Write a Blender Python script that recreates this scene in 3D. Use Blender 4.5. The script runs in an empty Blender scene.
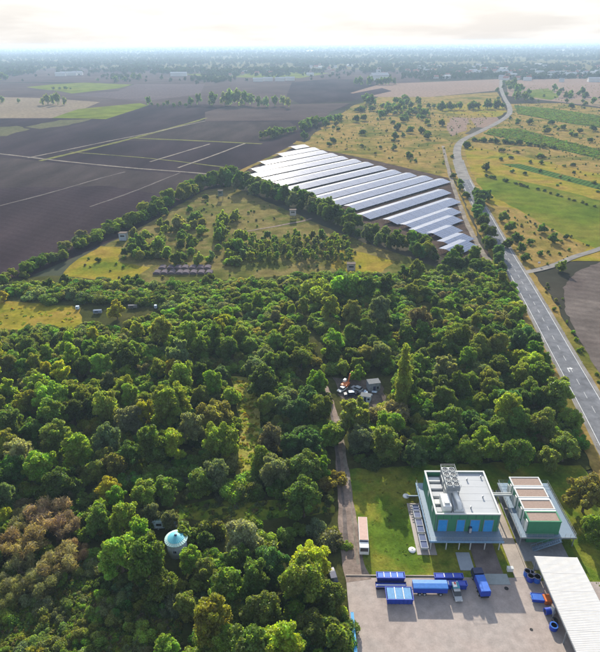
import bpy, bmesh, math, random
import numpy as np
from mathutils import Vector, Matrix

# ------------------------------------------------------------------ camera
SC = bpy.context.scene
COL = SC.collection
FPX, CX, CY, HC = 570.0, 300.0, 326.0, 115.0
PITCH, ROLL, YAW = math.atan(284 / 570.0), math.radians(-0.55), math.radians(1.2)
RM = (Matrix.Rotation(YAW, 3, 'Z') @ Matrix.Rotation(math.pi / 2 - PITCH, 3, 'X') @ Matrix.Rotation(ROLL, 3, 'Z'))
cam = bpy.data.cameras.new('camera')
cam.sensor_fit = 'HORIZONTAL'; cam.sensor_width = 36.0; cam.lens = FPX / 600.0 * 36.0
cam.clip_start = 1.0; cam.clip_end = 60000.0
cam_ob = bpy.data.objects.new('camera', cam); COL.objects.link(cam_ob)
cam_ob.matrix_world = Matrix.Translation((0, 0, HC)) @ RM.to_4x4()
SC.camera = cam_ob

# ------------------------------------------------------------------ sky, sun, exposure
SUN_EL, SUN_AZ = math.radians(24.0), math.radians(-2.0)      # azimuth clockwise from +Y
world = bpy.data.worlds.new('World'); SC.world = world; world.use_nodes = True
wn, wl = world.node_tree.nodes, world.node_tree.links
wn.clear()
sky = wn.new('ShaderNodeTexSky'); sky.sky_type = 'NISHITA'; sky.sun_disc = False
sky.sun_elevation = SUN_EL; sky.sun_rotation = SUN_AZ
sky.air_density = 1.0; sky.dust_density = 1.0; sky.ozone_density = 1.0; sky.altitude = 100
wbg = wn.new('ShaderNodeBackground'); wbg.inputs['Strength'].default_value = 0.15
wout = wn.new('ShaderNodeOutputWorld')
# milky air low over the horizon, the same all round, with faint cloud streaks
wtc = wn.new('ShaderNodeTexCoord'); wmp = wn.new('ShaderNodeMapping'); wmp.inputs['Scale'].default_value = (2.5, 2.5, 16.0)
wno = wn.new('ShaderNodeTexNoise'); wno.inputs['Scale'].default_value = 2.4; wno.inputs['Detail'].default_value = 7
wsx = wn.new('ShaderNodeSeparateXYZ'); wl.new(wtc.outputs['Generated'], wsx.inputs[0])
def wmath(op, a_, b_):
    q = wn.new('ShaderNodeMath'); q.operation = op
    for k, v in enumerate((a_, b_)):
        if v is None: continue
        if isinstance(v, (int, float)): q.inputs[k].default_value = v
        else: wl.new(v, q.inputs[k])
    return q.outputs[0]
wfac = wmath('MULTIPLY', wmath('EXPONENT', wmath('MULTIPLY', wmath('MULTIPLY', wsx.outputs['Z'], wsx.outputs['Z']), -14.0), None), 0.985)
wl.new(wtc.outputs['Generated'], wmp.inputs['Vector']); wl.new(wmp.outputs[0], wno.inputs['Vector'])
wra = wn.new('ShaderNodeValToRGB'); wra.color_ramp.elements[0].position = 0.40; wra.color_ramp.elements[1].position = 0.62
wra.color_ramp.elements[0].color = (2.5, 2.44, 2.4, 1); wra.color_ramp.elements[1].color = (3.15, 3.1, 3.03, 1)
wl.new(wno.outputs['Fac'], wra.inputs['Fac'])
wmx = wn.new('ShaderNodeMix'); wmx.data_type = 'RGBA'
wl.new(wfac, wmx.inputs['Factor']); whs = wn.new('ShaderNodeHueSaturation'); whs.inputs['Saturation'].default_value = 0.6; wl.new(sky.outputs[0], whs.inputs['Color']); wl.new(whs.outputs[0], wmx.inputs['A']); wl.new(wra.outputs['Color'], wmx.inputs['B'])
wl.new(wmx.outputs['Result'], wbg.inputs['Color']); wl.new(wbg.outputs[0], wout.inputs[0])
sun = bpy.data.lights.new('sun', 'SUN'); sun.energy = 4.4; sun.angle = math.radians(0.53); sun.color = (1.0, 0.91, 0.76)
sun_ob = bpy.data.objects.new('sun', sun); COL.objects.link(sun_ob)
sun_dir = Vector((math.sin(SUN_AZ) * math.cos(SUN_EL), math.cos(SUN_AZ) * math.cos(SUN_EL), math.sin(SUN_EL)))
sun_ob.rotation_euler = sun_dir.to_track_quat('Z', 'Y').to_euler(); sun_ob.location = sun_dir * 600
SC.view_settings.view_transform = 'Standard'; SC.view_settings.look = 'None'
SC.view_settings.exposure = 1.1; SC.view_settings.gamma = 1.0; SC.view_settings.use_curve_mapping = False
cy = SC.cycles
cy.use_denoising = True; cy.max_bounces = 7; cy.diffuse_bounces = 4; cy.glossy_bounces = 2
cy.transmission_bounces = 5; cy.transparent_max_bounces = 6; cy.volume_bounces = 0
cy.use_adaptive_sampling = True; cy.adaptive_threshold = 0.012
cy.sample_clamp_indirect = 6.0

# ------------------------------------------------------------------ helpers
def G(x, y, z=0.0):
    """the point of the plane at height z that the photograph shows at pixel x, y"""
    d = RM @ Vector(((x - CX) / FPX, -(y - CY) / FPX, -1.0))
    t = (z - HC) / d.z
    return Vector((0, 0, HC)) + d * t

def PX(p):
    q = RM.transposed() @ (Vector(p) - Vector((0, 0, HC)))
    return CX + FPX * q.x / -q.z, CY - FPX * q.y / -q.z

def nt(name):
    m = bpy.data.materials.new(name); m.use_nodes = True
    n, l = m.node_tree.nodes, m.node_tree.links
    return m, n, l, n['Principled BSDF']

def c4(c): return (c[0], c[1], c[2], 1.0)

def mat(name, col, rough=0.7, metal=0.0, var=0.18, scale=1.5, spec=0.35, bump=0.0, coat=0.0):
    """paint, metal, concrete: base colour with worn, mottled variation and fine relief"""
    m, n, l, b = nt(name)
    tc = n.new('ShaderNodeTexCoord')
    n1 = n.new('ShaderNodeTexNoise'); n1.inputs['Scale'].default_value = scale; n1.inputs['Detail'].default_value = 6
    n1.inputs['Roughness'].default_value = 0.65
    l.new(tc.outputs['Object'], n1.inputs['Vector'])
    mr = n.new('ShaderNodeMapRange'); mr.inputs['From Min'].default_value = 0.25; mr.inputs['From Max'].default_value = 0.75
    mr.inputs['To Min'].default_value = 1 - var; mr.inputs['To Max'].default_value = 1 + var
    l.new(n1.outputs['Fac'], mr.inputs['Value'])
    mx = n.new('ShaderNodeVectorMath'); mx.operation = 'SCALE'; mx.inputs[0].default_value = col
    l.new(mr.outputs[0], mx.inputs['Scale']); l.new(mx.outputs[0], b.inputs['Base Color'])
    b.inputs['Roughness'].default_value = rough; b.inputs['Metallic'].default_value = metal
    b.inputs['Specular IOR Level'].default_value = spec
    if coat: b.inputs['Coat Weight'].default_value = coat; b.inputs['Coat Roughness'].default_value = 0.15
    if bump:
        bp = n.new('ShaderNodeBump'); bp.inputs['Strength'].default_value = bump; bp.inputs['Distance'].default_value = 0.1
        l.new(n1.outputs['Fac'], bp.inputs['Height']); l.new(bp.outputs[0], b.inputs['Normal'])
    return m

def terrain(name, stops, scale=0.03, fine=0.6, famt=0.35, mid=0.15, mamt=0.25, stripes=None, bump=0.4, rough=0.95, stretch=None, patch=None):
    """soil and sward: large patches picked from a ramp, mottled at two finer scales, optional plough lines"""
    m, n, l, b = nt(name)
    ge = n.new('ShaderNodeNewGeometry')
    src = ge.outputs['Position']
    mp = n.new('ShaderNodeMapping'); l.new(src, mp.inputs['Vector'])
    if stretch: mp.inputs['Rotation'].default_value = (0, 0, stretch[0]); mp.inputs['Scale'].default_value = (1, stretch[1], 1)
    n1 = n.new('ShaderNodeTexNoise'); n1.inputs['Scale'].default_value = scale; n1.inputs['Detail'].default_value = 8; n1.inputs['Roughness'].default_value = 0.62
    n1.inputs['Distortion'].default_value = 0.4
    l.new(mp.outputs[0], n1.inputs['Vector'])
    ra = n.new('ShaderNodeValToRGB'); el = ra.color_ramp.elements
    el[0].position, el[0].color = stops[0][0], c4(stops[0][1])
    el[1].position, el[1].color = stops[-1][0], c4(stops[-1][1])
    for p, c in stops[1:-1]:
        e = el.new(p); e.color = c4(c)
    l.new(n1.outputs['Fac'], ra.inputs['Fac'])
    last = ra.outputs['Color']
    def times(sock, lo, hi, prev, a=0.3, bb=0.7):
        mr = n.new('ShaderNodeMapRange'); mr.inputs['From Min'].default_value = a; mr.inputs['From Max'].default_value = bb
        mr.inputs['To Min'].default_value = lo; mr.inputs['To Max'].default_value = hi
        l.new(sock, mr.inputs['Value'])
        v = n.new('ShaderNodeVectorMath'); v.operation = 'SCALE'
        l.new(prev, v.inputs[0]); l.new(mr.outputs[0], v.inputs['Scale'])
        return v.outputs[0]
    n3 = n.new('ShaderNodeTexNoise'); n3.inputs['Scale'].default_value = mid; n3.inputs['Detail'].default_value = 5
    l.new(mp.outputs[0], n3.inputs['Vector']); last = times(n3.outputs['Fac'], 1 - mamt, 1 + mamt, last)
    n2 = n.new('ShaderNodeTexNoise'); n2.inputs['Scale'].default_value = fine; n2.inputs['Detail'].default_value = 7; n2.inputs['Roughness'].default_value = 0.75
    l.new(src, n2.inputs['Vector']); last = times(n2.outputs['Fac'], 1 - famt, 1 + famt, last)
    if patch:
        vo = n.new('ShaderNodeTexVoronoi'); vo.inputs['Scale'].default_value = patch
        l.new(mp.outputs[0], vo.inputs['Vector'])
        hs = n.new('ShaderNodeSeparateColor'); l.new(vo.outputs['Color'], hs.inputs[0])
        last = times(hs.outputs[0], 0.65, 1.4, last, 0, 1)
    if stripes:
        ang, width, amt = stripes
        m2 = n.new('ShaderNodeMapping'); m2.inputs['Rotation'].default_value = (0, 0, ang); l.new(src, m2.inputs['Vector'])
        wv = n.new('ShaderNodeTexWave'); wv.wave_profile = 'SIN'; wv.inputs['Scale'].default_value = 0.314 / width
        wv.inputs['Distortion'].default_value = 1.2; wv.inputs['Detail'].default_value = 3; wv.inputs['Detail Scale'].default_value = 0.05
        l.new(m2.outputs[0], wv.inputs['Vector']); last = times(wv.outputs['Fac'], 1 - amt, 1 + amt, last, 0, 1)
    l.new(last, b.inputs['Base Color'])
    b.inputs['Roughness'].default_value = rough; b.inputs['Specular IOR Level'].default_value = 0.0
    if bump:
        bp = n.new('ShaderNodeBump'); bp.inputs['Strength'].default_value = bump; bp.inputs['Distance'].default_value = 0.5
        l.new(n2.outputs['Fac'], bp.inputs['Height']); l.new(bp.outputs[0], b.inputs['Normal'])
    return m

def tag(o, label=None, cat=None, group=None, kind=None):
    if label: o['label'] = label
    if cat: o['category'] = cat
    if group: o['group'] = group
    if kind: o['kind'] = kind
    return o

def empty(name, loc=(0, 0, 0), rz=0.0):
    o = bpy.data.objects.new(name, None); o.empty_display_size = 0.5
    COL.objects.link(o); o.location = loc; o.rotation_euler = (0, 0, rz)
    return o

class MB:
    """collects shapes; build() links them as one mesh object"""
    def __init__(s): s.v = []; s.f = []; s.sm = False
    def add(s, vs, fs):
        k = len(s.v); s.v += [tuple(p) for p in vs]; s.f += [tuple(i + k for i in f) for f in fs]
        return s
    def box(s, x0, x1, y0, y1, z0, z1, M=None):
        vs = [Vector(p) for p in ((x0, y0, z0), (x1, y0, z0), (x1, y1, z0), (x0, y1, z0), (x0, y0, z1), (x1, y0, z1), (x1, y1, z1), (x0, y1, z1))]
        if M: vs = [M @ p for p in vs]
        return s.add(vs, [(3, 2, 1, 0), (4, 5, 6, 7), (0, 1, 5, 4), (1, 2, 6, 5), (2, 3, 7, 6), (3, 0, 4, 7)])
    def prism(s, poly, z0, z1):
        n = len(poly)
        vs = [(p[0], p[1], z0) for p in poly] + [(p[0], p[1], z1) for p in poly]
        fs = [tuple(range(n - 1, -1, -1)), tuple(range(n, 2 * n))] + [(i, (i + 1) % n, n + (i + 1) % n, n + i) for i in range(n)]
        return s.add(vs, fs)
    def profile(s, prof, x0, x1, axis='x'):
        """extrude a (u, z) outline along x (u = y) or along y (u = x)"""
        n = len(prof)
        if axis == 'x': vs = [(x0, u, z) for u, z in prof] + [(x1, u, z) for u, z in prof]
        else: vs = [(u, x0, z) for u, z in prof] + [(u, x1, z) for u, z in prof]
        return s.add(vs, [tuple(range(n)), tuple(range(2 * n - 1, n - 1, -1))] + [(i, n + i, n + (i + 1) % n, (i + 1) % n) for i in range(n)])
    def tube(s, pts, rs, n=6, cap=True):
        pts = [Vector(p) for p in pts]
        if not hasattr(rs, '__len__'): rs = [rs] * len(pts)
        k = len(s.v); prev = None
        for i, p in enumerate(pts):
            d = (pts[min(i + 1, len(pts) - 1)] - pts[max(i - 1, 0)]).normalized()
            a = d.orthogonal().normalized() if prev is None else (prev - d * prev.dot(d)).normalized()
            prev = a; b = d.cross(a)
            for j in range(n):
                t = 2 * math.pi * j / n
                s.v.append(tuple(p + (a * math.cos(t) + b * math.sin(t)) * rs[i]))
        for i in range(len(pts) - 1):
            for j in range(n):
                s.f.append((k + i * n + j, k + i * n + (j + 1) % n, k + (i + 1) * n + (j + 1) % n, k + (i + 1) * n + j))
        if cap:
            s.f.append(tuple(k + j for j in range(n - 1, -1, -1))); e = k + (len(pts) - 1) * n
            s.f.append(tuple(e + j for j in range(n)))
        return s
    def lathe(s, prof, n=24, c=(0, 0, 0)):
        k = len(s.v)
        for r, z in prof:
            for j in range(n):
                t = 2 * math.pi * j / n; s.v.append((c[0] + r * math.cos(t), c[1] + r * math.sin(t), c[2] + z))
        for i in range(len(prof) - 1):
            for j in range(n):
                s.f.append((k + i * n + j, k + i * n + (j + 1) % n, k + (i + 1) * n + (j + 1) % n, k + (i + 1) * n + j))
        s.f.append(tuple(k + j for j in range(n - 1, -1, -1))); e = k + (len(prof) - 1) * n; s.f.append(tuple(e + j for j in range(n)))
        return s
    def rail(s, pts, z, h=1.1, gap=1.6, r=0.03):
        for a, b in zip(pts[:-1], pts[1:]):
            a, b = Vector((a[0], a[1], z)), Vector((b[0], b[1], z))
            for hh in (h, h * 0.55): s.tube([a + Vector((0, 0, hh)), b + Vector((0, 0, hh))], r, 5)
            n = max(1, int((b - a).length / gap))
            for i in range(n + 1):
                p = a.lerp(b, i / n); s.tube([p, p + Vector((0, 0, h))], r, 5)
        return s
    def mesh(s, name, m, bevel=0.0):
        me = bpy.data.meshes.new(name); me.from_pydata(s.v, [], s.f); me.update()
        if m: me.materials.append(m)
        if s.sm:
            me.polygons.foreach_set('use_smooth', [True] * len(me.polygons))
        return me
    def build(s, name, m, parent=None, loc=None, bevel=0.0):
        o = bpy.data.objects.new(name, s.mesh(name, m)); COL.objects.link(o)
        if parent: o.parent = parent
        if loc: o.location = loc
        if bevel:
            b = o.modifiers.new('bevel', 'BEVEL'); b.width = bevel; b.segments = 2; b.limit_method = 'ANGLE'
        return o

def link(me, name, parent=None, loc=(0, 0, 0), rz=0.0):
    o = bpy.data.objects.new(name, me); COL.objects.link(o); o.parent = parent; o.location = loc; o.rotation_euler = (0, 0, rz)
    return o

def copy_tree(o, parent=None):
    c = o.copy(); COL.objects.link(c); c.parent = parent
    for ch in list(o.children): copy_tree(ch, c)
    return c

def crom(pts, n=10):
    out = []
    P = [pts[0] * 2 - pts[1]] + list(pts) + [pts[-1] * 2 - pts[-2]]
    for i in range(1, len(P) - 2):
        a, b, c, d = P[i - 1], P[i], P[i + 1], P[i + 2]
        for k in range(n):
            t = k / n
            out.append(0.5 * ((2 * b) + (c - a) * t + (2 * a - 5 * b + 4 * c - d) * t * t + (3 * b - a - 3 * c + d) * t ** 3))
    out.append(P[-2]); return out

def px_path(px, n=10): return crom([Vector((*G(*p).xy, 0)) for p in px], n)

def offset_path(path, o):
    out = []
    for i, p in enumerate(path):
        d = (path[min(i + 1, len(path) - 1)] - path[max(i - 1, 0)]).normalized()
        out.append(p + Vector((d.y, -d.x, 0)) * o)
    return out

def strip(name, path, w, z, m, parent=None, kind='structure', off=0.0, jit=0.0, seed=0):
    rnd = random.Random(seed + len(path)); a, b = [], []
    ph = [rnd.uniform(0, 6.28) for _ in range(6)]; acc = 0.0
    wob = lambda s, k: jit * 0.6 * (math.sin(s * 0.11 + ph[k]) + 0.7 * math.sin(s * 0.31 + ph[k + 1]) + 0.4 * math.sin(s * 0.83 + ph[k + 2]))
    for i, p in enumerate(path):
        if i: acc += (p - path[i - 1]).length
        d = (path[min(i + 1, len(path) - 1)] - path[max(i - 1, 0)]).normalized(); nrm = Vector((d.y, -d.x, 0))
        ww = w if not hasattr(w, '__len__') else w[0] + (w[1] - w[0]) * i / (len(path) - 1)
        a.append(p + nrm * (off - ww / 2 + wob(acc, 0))); b.append(p + nrm * (off + ww / 2 + wob(acc, 3)))
    vs = [(q.x, q.y, z) for q in a] + [(q.x, q.y, z) for q in b]; n = len(a)
    mb = MB().add(vs, [(i, n + i, n + i + 1, i + 1) for i in range(n - 1)])
    # faces must look up
    o = mb.build(name, m, parent)
    if o.data.polygons[0].normal.z < 0: o.data.flip_normals()
    if parent is None: o['kind'] = kind
    return o

def poly_px(px): return [G(*p).xy for p in px]

def sheet(name, px, z, m, rough=0.0, seed=1, world_pts=None):
    pts = world_pts or poly_px(px); rnd = random.Random(seed)
    if rough:
        out = []
        for a, b in zip(pts, pts[1:] + pts[:1]):
            a, b = Vector(a), Vector(b); n = max(2, min(14, int((b - a).length / (rough * 5))))
            for i in range(n): out.append(a.lerp(b, i / n) + Vector((rnd.uniform(-rough, rough), rnd.uniform(-rough, rough))))
        pts = out
    o = MB().add([(p[0], p[1], z) for p in pts], [tuple(range(len(pts)))]).build(name, m)
    if o.data.polygons[0].normal.z < 0: o.data.flip_normals()
    o['kind'] = 'structure'
    return o

def inside(p, poly):
    x, y = p[0], p[1]; r = False; j = len(poly) - 1
    for i in range(len(poly)):
        xi, yi = poly[i][0], poly[i][1]; xj, yj = poly[j][0], poly[j][1]
        if (yi > y) != (yj > y) and x < (xj - xi) * (y - yi) / (yj - yi) + xi: r = not r
        j = i
    return r

def near_path(p, path, d):
    for q in path:
        if (p[0] - q.x) ** 2 + (p[1] - q.y) ** 2 < d * d: return True
    return False
# ------------------------------------------------------------------ ground materials
T_BASE = terrain('grassland', [(0.25, (0.0476, 0.0588, 0.0168)), (0.42, (0.0840, 0.0812, 0.0280)), (0.55, (0.1176, 0.0980, 0.0420)), (0.75, (0.0560, 0.0700, 0.0196))], scale=0.012, fine=0.5, famt=0.3)
T_PLOUGH = terrain('ploughed_soil', [(0.25, (0.0214, 0.0151, 0.0188)), (0.45, (0.0313, 0.0222, 0.0267)), (0.6, (0.0395, 0.0285, 0.0313)), (0.78, (0.0577, 0.0428, 0.0406))], scale=0.006, fine=0.4, famt=0.22, mid=0.02, mamt=0.35, stripes=(math.radians(-62), 7.0, 0.05), stretch=(math.radians(-62), 0.3))
T_PLOUGH2 = terrain('ploughed_soil_grey', [(0.20, (0.0738, 0.0586, 0.0542)), (0.50, (0.1085, 0.0911, 0.0825)), (0.80, (0.1476, 0.1259, 0.1128))], scale=0.03, fine=0.5, famt=0.2, mid=0.1, mamt=0.2, stripes=(math.radians(-70), 5.5, 0.07))
T_BROWN = terrain('stubble_brown', [(0.20, (0.0512, 0.0368, 0.0368)), (0.50, (0.0672, 0.0496, 0.0472)), (0.80, (0.0928, 0.0704, 0.0608))], scale=0.005, fine=0.2, famt=0.2, mid=0.02, mamt=0.15, stripes=(math.radians(20), 9, 0.1))
T_TAN = terrain('stubble_tan', [(0.20, (0.1530, 0.1117, 0.0735)), (0.50, (0.1980, 0.1500, 0.0990)), (0.80, (0.1658, 0.1335, 0.0765))], scale=0.006, fine=0.2, famt=0.2, mid=0.03, mamt=0.15)
T_LIME = terrain('green_crop', [(0.2, (0.0975, 0.1425, 0.0105)), (0.5, (0.1425, 0.1875, 0.0150)), (0.8, (0.1800, 0.1950, 0.0225))], scale=0.01, fine=0.3, famt=0.2, mid=0.05)
T_MEADOW = terrain('dry_meadow', [(0.30, (0.0553, 0.0770, 0.0141)), (0.42, (0.1274, 0.1134, 0.0264)), (0.52, (0.2209, 0.1539, 0.0507)), (0.62, (0.1529, 0.1255, 0.0303)), (0.74, (0.0723, 0.0851, 0.0162))], scale=0.018, fine=0.7, famt=0.35, mid=0.12, mamt=0.3)
T_GREENMEADOW = terrain('green_meadow', [(0.28, (0.0561, 0.0908, 0.0083)), (0.48, (0.0912, 0.1211, 0.0116)), (0.7, (0.1473, 0.1332, 0.0249))], scale=0.02, fine=0.6, famt=0.25, mid=0.1)
T_YELLOW = terrain('yellow_meadow', [(0.3, (0.0886, 0.1181, 0.0132)), (0.45, (0.1933, 0.1694, 0.0189)), (0.58, (0.2175, 0.1496, 0.0332)), (0.72, (0.1208, 0.1260, 0.0170))], scale=0.03, fine=0.6, famt=0.3, mid=0.12)
T_VINE = terrain('vineyard_soil', [(0.3, (0.035, 0.075, 0.018)), (0.7, (0.06, 0.105, 0.025))], scale=0.03, fine=0.5, famt=0.25, stripes=(math.radians(38), 4.0, 0.3))
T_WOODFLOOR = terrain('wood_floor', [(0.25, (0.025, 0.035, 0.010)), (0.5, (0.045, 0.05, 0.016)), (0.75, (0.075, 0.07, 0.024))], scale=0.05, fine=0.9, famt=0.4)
T_LAWN = terrain('lawn', [(0.28, (0.0474, 0.0897, 0.0106)), (0.45, (0.0845, 0.1319, 0.0148)), (0.56, (0.1636, 0.1636, 0.0254)), (0.75, (0.0634, 0.1056, 0.0126))], scale=0.07, fine=1.6, famt=0.35, mid=0.35, mamt=0.25)
T_WEEDS = terrain('olive_weeds', [(0.28, (0.0625, 0.0813, 0.0150)), (0.45, (0.1125, 0.1250, 0.0250)), (0.6, (0.1750, 0.1500, 0.0438)), (0.75, (0.0750, 0.1000, 0.0200))], scale=0.12, fine=1.5, famt=0.4, mid=0.5)
T_ROUGH = terrain('rough_pasture', [(0.30, (0.0417, 0.0590, 0.0116)), (0.43, (0.0835, 0.0906, 0.0215)), (0.53, (0.1503, 0.1220, 0.0455)), (0.63, (0.1002, 0.0985, 0.0248)), (0.75, (0.0501, 0.0670, 0.0132))], scale=0.025, fine=0.8, famt=0.35, mid=0.15, mamt=0.3)
T_FARLIME = terrain('far_green_crop', [(0.2, (0.07, 0.10, 0.012)), (0.5, (0.105, 0.13, 0.016)), (0.8, (0.14, 0.14, 0.03))], scale=0.01, fine=0.3, famt=0.2, mid=0.03, mamt=0.3)  # crop green darkened in the colour itself, to look muted by haze
T_DIRT = terrain('bare_earth', [(0.25, (0.15, 0.12, 0.105)), (0.5, (0.21, 0.165, 0.14)), (0.75, (0.27, 0.21, 0.17))], scale=0.09, fine=1.5, famt=0.25, mid=0.4, mamt=0.25)
T_SOLARSOIL = terrain('solar_soil', [(0.25, (0.05, 0.036, 0.03)), (0.6, (0.075, 0.055, 0.045)), (0.8, (0.06, 0.055, 0.03))], scale=0.03, fine=0.5)
T_WEEDPATH = terrain('yellow_weeds', [(0.25, (0.13, 0.13, 0.03)), (0.5, (0.25, 0.24, 0.05)), (0.75, (0.22, 0.17, 0.08))], scale=0.12, fine=1.2, famt=0.4)
M_ASPH = terrain('asphalt', [(0.25, (0.1201, 0.1258, 0.1408)), (0.5, (0.1449, 0.1507, 0.1656)), (0.75, (0.1656, 0.1697, 0.1822))], scale=0.05, fine=1.5, famt=0.16, mid=0.3, mamt=0.22, bump=0.1, rough=0.8)
M_OLDASPH = terrain('worn_asphalt', [(0.25, (0.1590, 0.1530, 0.1432)), (0.50, (0.1980, 0.1883, 0.1755)), (0.75, (0.2295, 0.2167, 0.1980))], scale=0.05, fine=1.5, famt=0.15, bump=0.1, rough=0.9)
M_YARD = terrain('yard_concrete', [(0.25, (0.2646, 0.2250, 0.2040)), (0.45, (0.3234, 0.2750, 0.2499)), (0.6, (0.3038, 0.2680, 0.2468)), (0.78, (0.3626, 0.3000, 0.2703))], scale=0.09, fine=2.5, famt=0.12, mid=0.6, mamt=0.12, bump=0.1, rough=0.9)
M_PAVE = terrain('pale_paving', [(0.25, (0.3060, 0.2635, 0.2253)), (0.75, (0.3825, 0.3315, 0.2890))], scale=0.2, fine=2.5, famt=0.12, bump=0.1, rough=0.9)
M_DRIVE = terrain('dark_drive', [(0.25, (0.12, 0.10, 0.095)), (0.75, (0.17, 0.14, 0.13))], scale=0.3, fine=2.0, famt=0.15, bump=0.1)
M_LINE = mat('road_paint', (0.5, 0.51, 0.52), 0.7, var=0.15, scale=0.8)

# ------------------------------------------------------------------ ground sheet and fields
GX, GY0, GY1 = 17000, -1500, 27000
g = MB(); g.add([(-GX, GY0, 0), (GX, GY0, 0), (GX, GY1, 0), (-GX, GY1, 0)], [(0, 1, 2, 3)])
g.build('ground', T_BASE)['kind'] = 'structure'
Z = [0.0]
def field(name, px, m, rough=0.0, dz=0.006):
    Z[0] += dz
    return sheet(name, px, Z[0], m, rough, seed=len(px))
farpatch = terrain('far_fields', [(0.25, (0.025, 0.036, 0.018)), (0.5, (0.04, 0.04, 0.03)), (0.62, (0.07, 0.06, 0.045)), (0.75, (0.03, 0.045, 0.018))], scale=0.0012, fine=0.03, famt=0.25, mid=0.004, mamt=0.3, stretch=(0.2, 2.0), patch=0.003)
field('field', [(-700, 74), (1300, 70), (1300, 47), (-700, 51)], farpatch)
field('field', [(-400, 84), (-400, 68), (180, 68), (420, 70), (420, 84), (200, 86), (60, 82)], T_BROWN)
field('field', [(-300, 71), (10, 70), (25, 66), (45, 68), (28, 73), (-300, 78)], T_GREENMEADOW)
field('field', [(-400, 124), (-400, 83), (40, 83), (110, 86), (210, 84), (290, 84), (300, 100), (260, 108), (150, 106), (104, 121)], T_BROWN)
field('field', [(-400, 122), (-400, 96), (0, 97), (45, 98), (100, 102), (62, 118)], terrain('pale_stubble', [(0.2, (0.1500, 0.1200, 0.0900)), (0.8, (0.2025, 0.1650, 0.1125))], scale=0.008, fine=0.2, famt=0.2))
field('field', [(26, 87), (50, 84.5), (84, 82.5), (132, 84.5), (120, 88), (72, 93.5), (60, 91), (40, 89)], T_FARLIME)
field('field', [(52, 118), (78, 109), (140, 103), (150, 106), (136, 112), (106, 120)], T_FARLIME)
field('field', [(215, 77), (300, 78), (330, 73), (300, 72), (180, 74)], T_FARLIME)
field('field', [(70, 95), (118, 91), (135, 84), (205, 84), (200, 94), (146, 101)], terrain('violet_soil', [(0.2, (0.0750, 0.0585, 0.0638)), (0.8, (0.1050, 0.0825, 0.0825))], scale=0.006, fine=0.2, famt=0.2, stripes=(0.4, 8, 0.08)))
field('field', [(286, 97), (292, 82), (330, 79), (380, 80), (378, 92), (352, 101), (300, 104)], T_PLOUGH)
field('ploughed_field', [(-400, 390), (-400, 119), (62, 118), (106, 119), (150, 105), (205, 104), (262, 108), (300, 104), (352, 104), (330, 112), (318, 126), (292, 146), (240, 178), (200, 196), (150, 224), (100, 246), (40, 272), (0, 294), (-100, 340)], T_PLOUGH)
field('ploughed_strip', [(-300, 200), (0, 157), (130, 170), (226, 178), (205, 188), (170, 196), (110, 186), (0, 188), (-300, 250)], terrain('brown_soil', [(0.25, (0.033, 0.025, 0.026)), (0.6, (0.048, 0.037, 0.036)), (0.8, (0.062, 0.049, 0.045))], scale=0.01, fine=0.4, famt=0.2, mid=0.04, mamt=0.3, stripes=(math.radians(-80), 7.0, 0.05), stretch=(math.radians(-80), 0.3)), 2.0)
field('ploughed_strip', [(120, 141), (206, 121), (290, 122), (300, 130), (262, 143), (200, 140)], bpy.data.materials['brown_soil'], 1.0)
field('field', [(205, 112), (225, 107), (302, 104), (350, 103), (330, 112), (322, 120), (205, 121)], T_BROWN)
field('field', [(-120, 133), (0, 127), (18, 126), (30, 129), (5, 136), (-120, 142)], terrain('fallow', [(0.2, (0.0675, 0.0713, 0.0338)), (0.8, (0.1050, 0.0975, 0.0525))], scale=0.02), 3.0)
field('field', [(24, 127), (60, 120), (92, 119), (70, 125), (40, 129)], bpy.data.materials['fallow'], 3.0)
field('meadow', [(300, 148), (322, 128), (352, 106), (395, 92), (440, 96), (498, 92), (506, 112), (470, 130), (450, 145), (450, 175), (443, 180), (372, 164)], T_MEADOW, 3.0)
field('field', [(350, 93), (380, 84), (500, 79), (501, 90), (430, 97), (380, 97)], terrain('pink_stubble', [(0.2, (0.1725, 0.1237, 0.0975)), (0.8, (0.2175, 0.1575, 0.1237))], scale=0.006, fine=0.2, famt=0.2))
field('field', [(350, 94), (382, 88), (392, 91), (370, 96), (352, 99)], T_PLOUGH)
field('field', [(433, 108), (452, 103), (502, 106), (506, 112), (496, 118), (440, 112)], T_YELLOW, 3)
field('field', [(470, 118), (497, 117), (500, 121), (484, 128), (476, 127)], bpy.data.materials['pink_stubble'])
field('field', [(446, 126), (452, 117), (470, 118), (466, 130), (452, 137)], bpy.data.materials['pink_stubble'], 2)
field('field', [(506, 80), (800, 74), (900, 110), (700, 118), (560, 102), (508, 96)], bpy.data.materials['pink_stubble'])
field('field', [(524, 91), (548, 88), (560, 96), (552, 100), (530, 97)], T_GREENMEADOW, 4)
field('field', [(556, 100), (700, 96), (800, 118), (640, 113)], T_TAN, 3)
field('meadow', [(508, 104), (560, 103), (900, 150), (900, 210), (600, 180), (530, 160), (470, 150), (462, 140), (480, 130), (506, 120)], T_MEADOW, 3.0)
field('meadow', [(462, 150), (470, 146), (520, 156), (600, 174), (900, 240), (900, 420), (600, 262), (560, 262), (530, 268), (508, 238), (490, 210), (474, 190)], T_YELLOW, 2.0)
field('meadow', [(476, 178), (500, 176), (560, 190), (620, 206), (900, 280), (900, 380), (620, 258), (560, 234), (510, 206), (482, 190)], T_GREENMEADOW, 2.0)
field('meadow', [(492, 204), (520, 210), (556, 232), (590, 248), (560, 262), (528, 270), (512, 246)], T_MEADOW, 1.5)
field('vineyard', [(514, 105), (560, 110), (620, 119), (760, 136), (760, 146), (620, 131), (560, 122), (518, 114)], T_VINE)
field('vineyard', [(484, 134), (492, 129), (520, 129), (560, 140), (620, 155), (760, 188), (760, 200), (620, 164), (560, 150), (520, 141)], T_VINE)
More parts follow.
